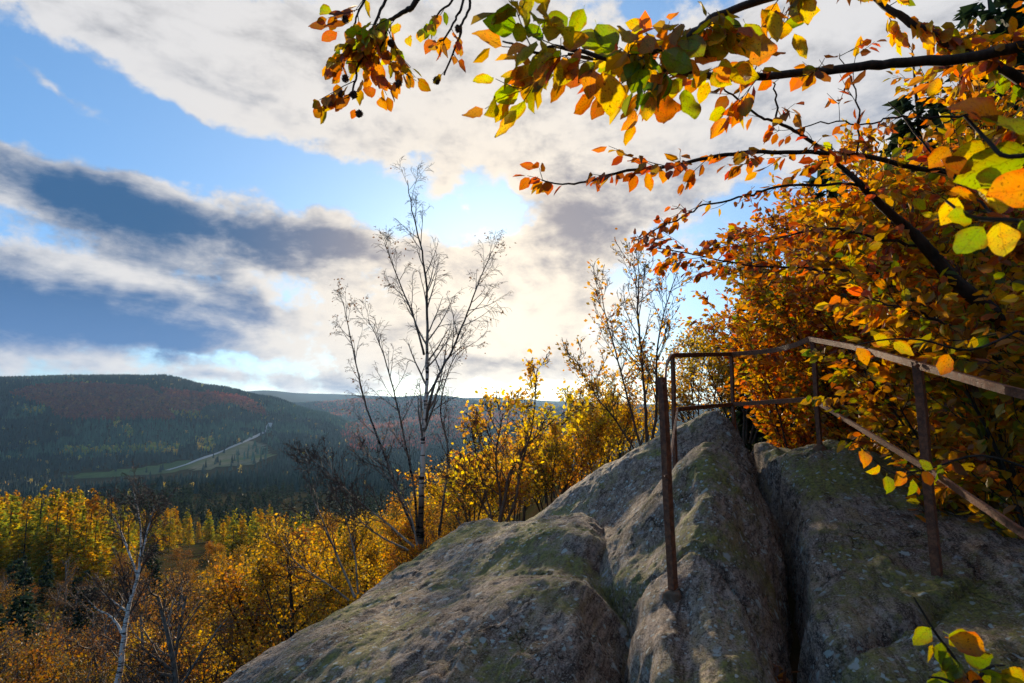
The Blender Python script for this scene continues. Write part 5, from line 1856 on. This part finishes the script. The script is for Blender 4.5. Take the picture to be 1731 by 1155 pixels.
# ---- the sapling in the lower right corner
sp_ = Spray('beech_sapling', P(1660, 1190, 1.5), 'small beech sapling with green and yellow leaves in the bottom right corner', 'sapling')
r3 = random.Random(9)
for ln_ in ([(1690, 1260, 1.45), (1650, 1180, 1.48), (1615, 1115, 1.5), (1585, 1075, 1.5), (1560, 1035, 1.5), (1545, 1010, 1.5)], [(1640, 1165, 1.48), (1670, 1130, 1.48), (1700, 1125, 1.46)], [(1650, 1180, 1.48), (1600, 1150, 1.45), (1570, 1145, 1.45)]):
    sp_.branch(smooth_line(poly3(ln_), 4), 0.006, 0.0018, 'stem')
for h_ in [(1572, 1062, 1.5, 40, 140, OLV), (1575, 1090, 1.5, 30, 130, YEL), (1590, 1085, 1.5, 36, 100, GRN), (1600, 1070, 1.5, 50, 20, OLV), (1607, 1080, 1.49, 58, 15, ORG), (1585, 1100, 1.5, 44, 60, GRN),
           (1610, 1110, 1.5, 44, 110, GRN), (1630, 1100, 1.5, 52, 25, GRN), (1620, 1125, 1.49, 50, 130, OLV), (1640, 1130, 1.48, 46, 80, BRN), (1655, 1140, 1.48, 60, 10, OLV), (1630, 1145, 1.47, 40, 100, ORG),
           (1600, 1140, 1.46, 40, 150, GRN), (1580, 1145, 1.46, 40, 100, GRN), (1690, 1130, 1.46, 54, 30, YEL), (1680, 1145, 1.46, 50, 60, OLV)]:
    sp_.hero_leaf(*h_, r=r3)
sp_.finish(300)

# ---- beech thicket behind and beside the railing
AUT = [(0.12, 0.13, 0.018), (0.30, 0.20, 0.022), (0.47, 0.27, 0.022), (0.50, 0.22, 0.02), (0.42, 0.14, 0.018), (0.28, 0.09, 0.016), (0.15, 0.055, 0.016)]
AUTG = [(0.09, 0.11, 0.016), (0.22, 0.19, 0.02), (0.42, 0.26, 0.022), (0.48, 0.21, 0.02), (0.36, 0.12, 0.018), (0.16, 0.06, 0.016)]
THICK = [
    (1345, 800, 6.3, 1.7, 0.85, AUT, 26, 0, 'beech bush just behind the peak of the rock, right of the tawny bushes'),
    (1450, 800, 5.6, 2.3, 1.0, AUTG, 34, 60, 'green and yellow beech bush behind the rear corner post of the railing'),
    (1570, 830, 4.8, 2.3, 1.0, AUT, 36, 130, 'beech bush between the rear corner post and the near right post'),
    (1690, 860, 4.1, 2.2, 0.95, AUTG, 34, 150, 'green beech bush behind the near right post of the railing'),
    (1530, 720, 6.6, 3.4, 1.2, RUST, 36, 0, 'rust coloured young beech rising behind the railing'),
    (1400, 730, 7.6, 3.0, 1.1, OCHRE, 34, 0, 'ochre young beech behind the rear corner post'),
    (1700, 800, 5.4, 3.6, 1.2, AUT, 40, 0, 'tall young beech behind the limb at the right edge'),
    (1790, 950, 2.9, 1.7, 0.7, AUTG, 34, 150, 'low green beech bush at the right edge, under the lower rail'),
    (1620, 890, 3.55, 1.1, 0.55, AUTG, 30, 100, 'small beech bush at the edge of the lichen covered slab'),
]
for k, (px, py, Y, h, spd, pal, ns, lim, lab) in enumerate(THICK):
    rr = random.Random(800 + k)
    b0 = P(px, py, Y)
    b0.z = min(b0.z, float(H(b0.x, b0.y)) + 0.25)
    s = Spray('beech_bush', b0, lab, 'bush', 'beech thicket behind the railing')
    for j in range(7):
        a = j * 2.4 + rr.random()
        d = Vector((math.cos(a) * spd * 0.55, math.sin(a) * spd * 0.55, h * rr.uniform(0.7, 1.0)))
        mid = b0 + d * 0.5 + Vector((d.x * 0.1, d.y * 0.1, h * 0.05))
        line = smooth_line([b0 + Vector((d.x * 0.05, d.y * 0.05, -0.15)), mid, b0 + d + Vector((d.x * 0.4, d.y * 0.4, 0))], 6)
        s.branch(line, 0.014, 0.004, 'stem')
        s.twigs(line, rr, rn, pal, ns * 0.42, spd * 0.62, (0.055, 0.085), 0.045, a0=0.06, sub=2, flat=0.7)
    s.finish(lim)

# ---- fallen leaves in the cleft and on the rock
def litter(name, spots, cnt, seed, label):
    rng = np.random.default_rng(seed)
    g = Geo()
    pos = []
    for (px, py, Y, sx_, sy_) in spots:
        c = P(px, py, Y)
        for _ in range(cnt):
            pos.append((c.x + rng.normal(0, sx_), c.y + rng.normal(0, sy_), c.z + rng.uniform(0, 0.03)))
    pos = np.array(pos)
    dd = rng.normal(0, 1, pos.shape)
    dd[:, 2] *= 0.35
    nn = rng.normal(0, 0.45, pos.shape) + np.array([0, 0, 1])
    add_leaves(g, pos, dd, nn, rng.uniform(0.035, 0.065, len(pos)), pick_cols(rng, [(0.16, 0.07, 0.03), (0.22, 0.10, 0.035), (0.10, 0.05, 0.025), (0.28, 0.12, 0.03)], len(pos)), 6)
    tag(link(name, g.mesh(name, [M['leaf_near']])), label, kind='stuff')


litter('leaf_litter', [(1325, 1200, 2.22, 0.045, 0.10), (1345, 1235, 2.1, 0.05, 0.08), (1312, 1150, 2.4, 0.03, 0.08)], 50, 8, 'brown fallen leaves in the cleft between the slabs')

# ---- undergrowth on the slope at the lower left
def undergrowth():
    rng = np.random.default_rng(21)
    g = Geo()
    n = 34000
    Y = np.exp(rng.uniform(math.log(9), math.log(140), n))
    px = rng.uniform(-80, 860, n)
    x = (px - CX) / F * Y
    z = H(x, Y)
    b = fbm(np.stack([x * 0.5, Y * 0.5, 0 * x], -1), 3, 0.5, 31)
    z = z + rng.random(n) ** 1.5 * np.clip(0.9 + 1.4 * b, 0.1, 2.2)
    pos = np.stack([x, Y, z], -1)
    sz = np.clip(Y * 0.008, 0.08, 0.9) * rng.uniform(0.7, 1.4, n)
    cols = pick_cols(rng, [(0.08, 0.05, 0.02), (0.13, 0.075, 0.02), (0.20, 0.12, 0.02), (0.10, 0.09, 0.02)], n, pos, 0.5, 3)
    add_leaves(g, pos, rng.normal(0, 1, pos.shape), rng.normal(0, 0.7, pos.shape) + np.array([0, 0, 0.8]), sz, cols, 4)
    tag(link('undergrowth', g.mesh('undergrowth', [M['leaf_mid']])), 'brown undergrowth and brambles on the slope at the lower left', kind='stuff')


undergrowth()

# ------------------------------------------------------------------ haze over the valley
def haze():
    m, t = material('valley_haze')
    v = t.node('ShaderNodeVolumePrincipled')
    v.inputs['Color'].default_value = (0.36, 0.62, 1.0, 1)
    v.inputs['Density'].default_value = 0.000028
    v.inputs['Anisotropy'].default_value = 0.45
    t.l.new(v.outputs[0], t.out.inputs[1])
    lo, hi = float(GZ.min()) - 1.0, float(GZ.max()) + 32.0
    s = 14900.0
    V = [(x, y, z) for z in (lo, hi) for (x, y) in ((-s, -s), (s, -s), (s, s), (-s, s))]
    q = [(0, 3, 2, 1), (4, 5, 6, 7), (0, 1, 5, 4), (1, 2, 6, 5), (2, 3, 7, 6), (3, 0, 4, 7)]
    tag(link('haze', make_mesh('haze', V, [q], [m])), 'thin blue haze in the valley air', kind='stuff')


haze()

print('TRIS', sum(len(o.data.loops) - 2 * len(o.data.polygons) for o in bpy.data.objects if o.type == 'MESH'), 'unique', sum(len(m.loops) - 2 * len(m.polygons) for m in bpy.data.meshes))
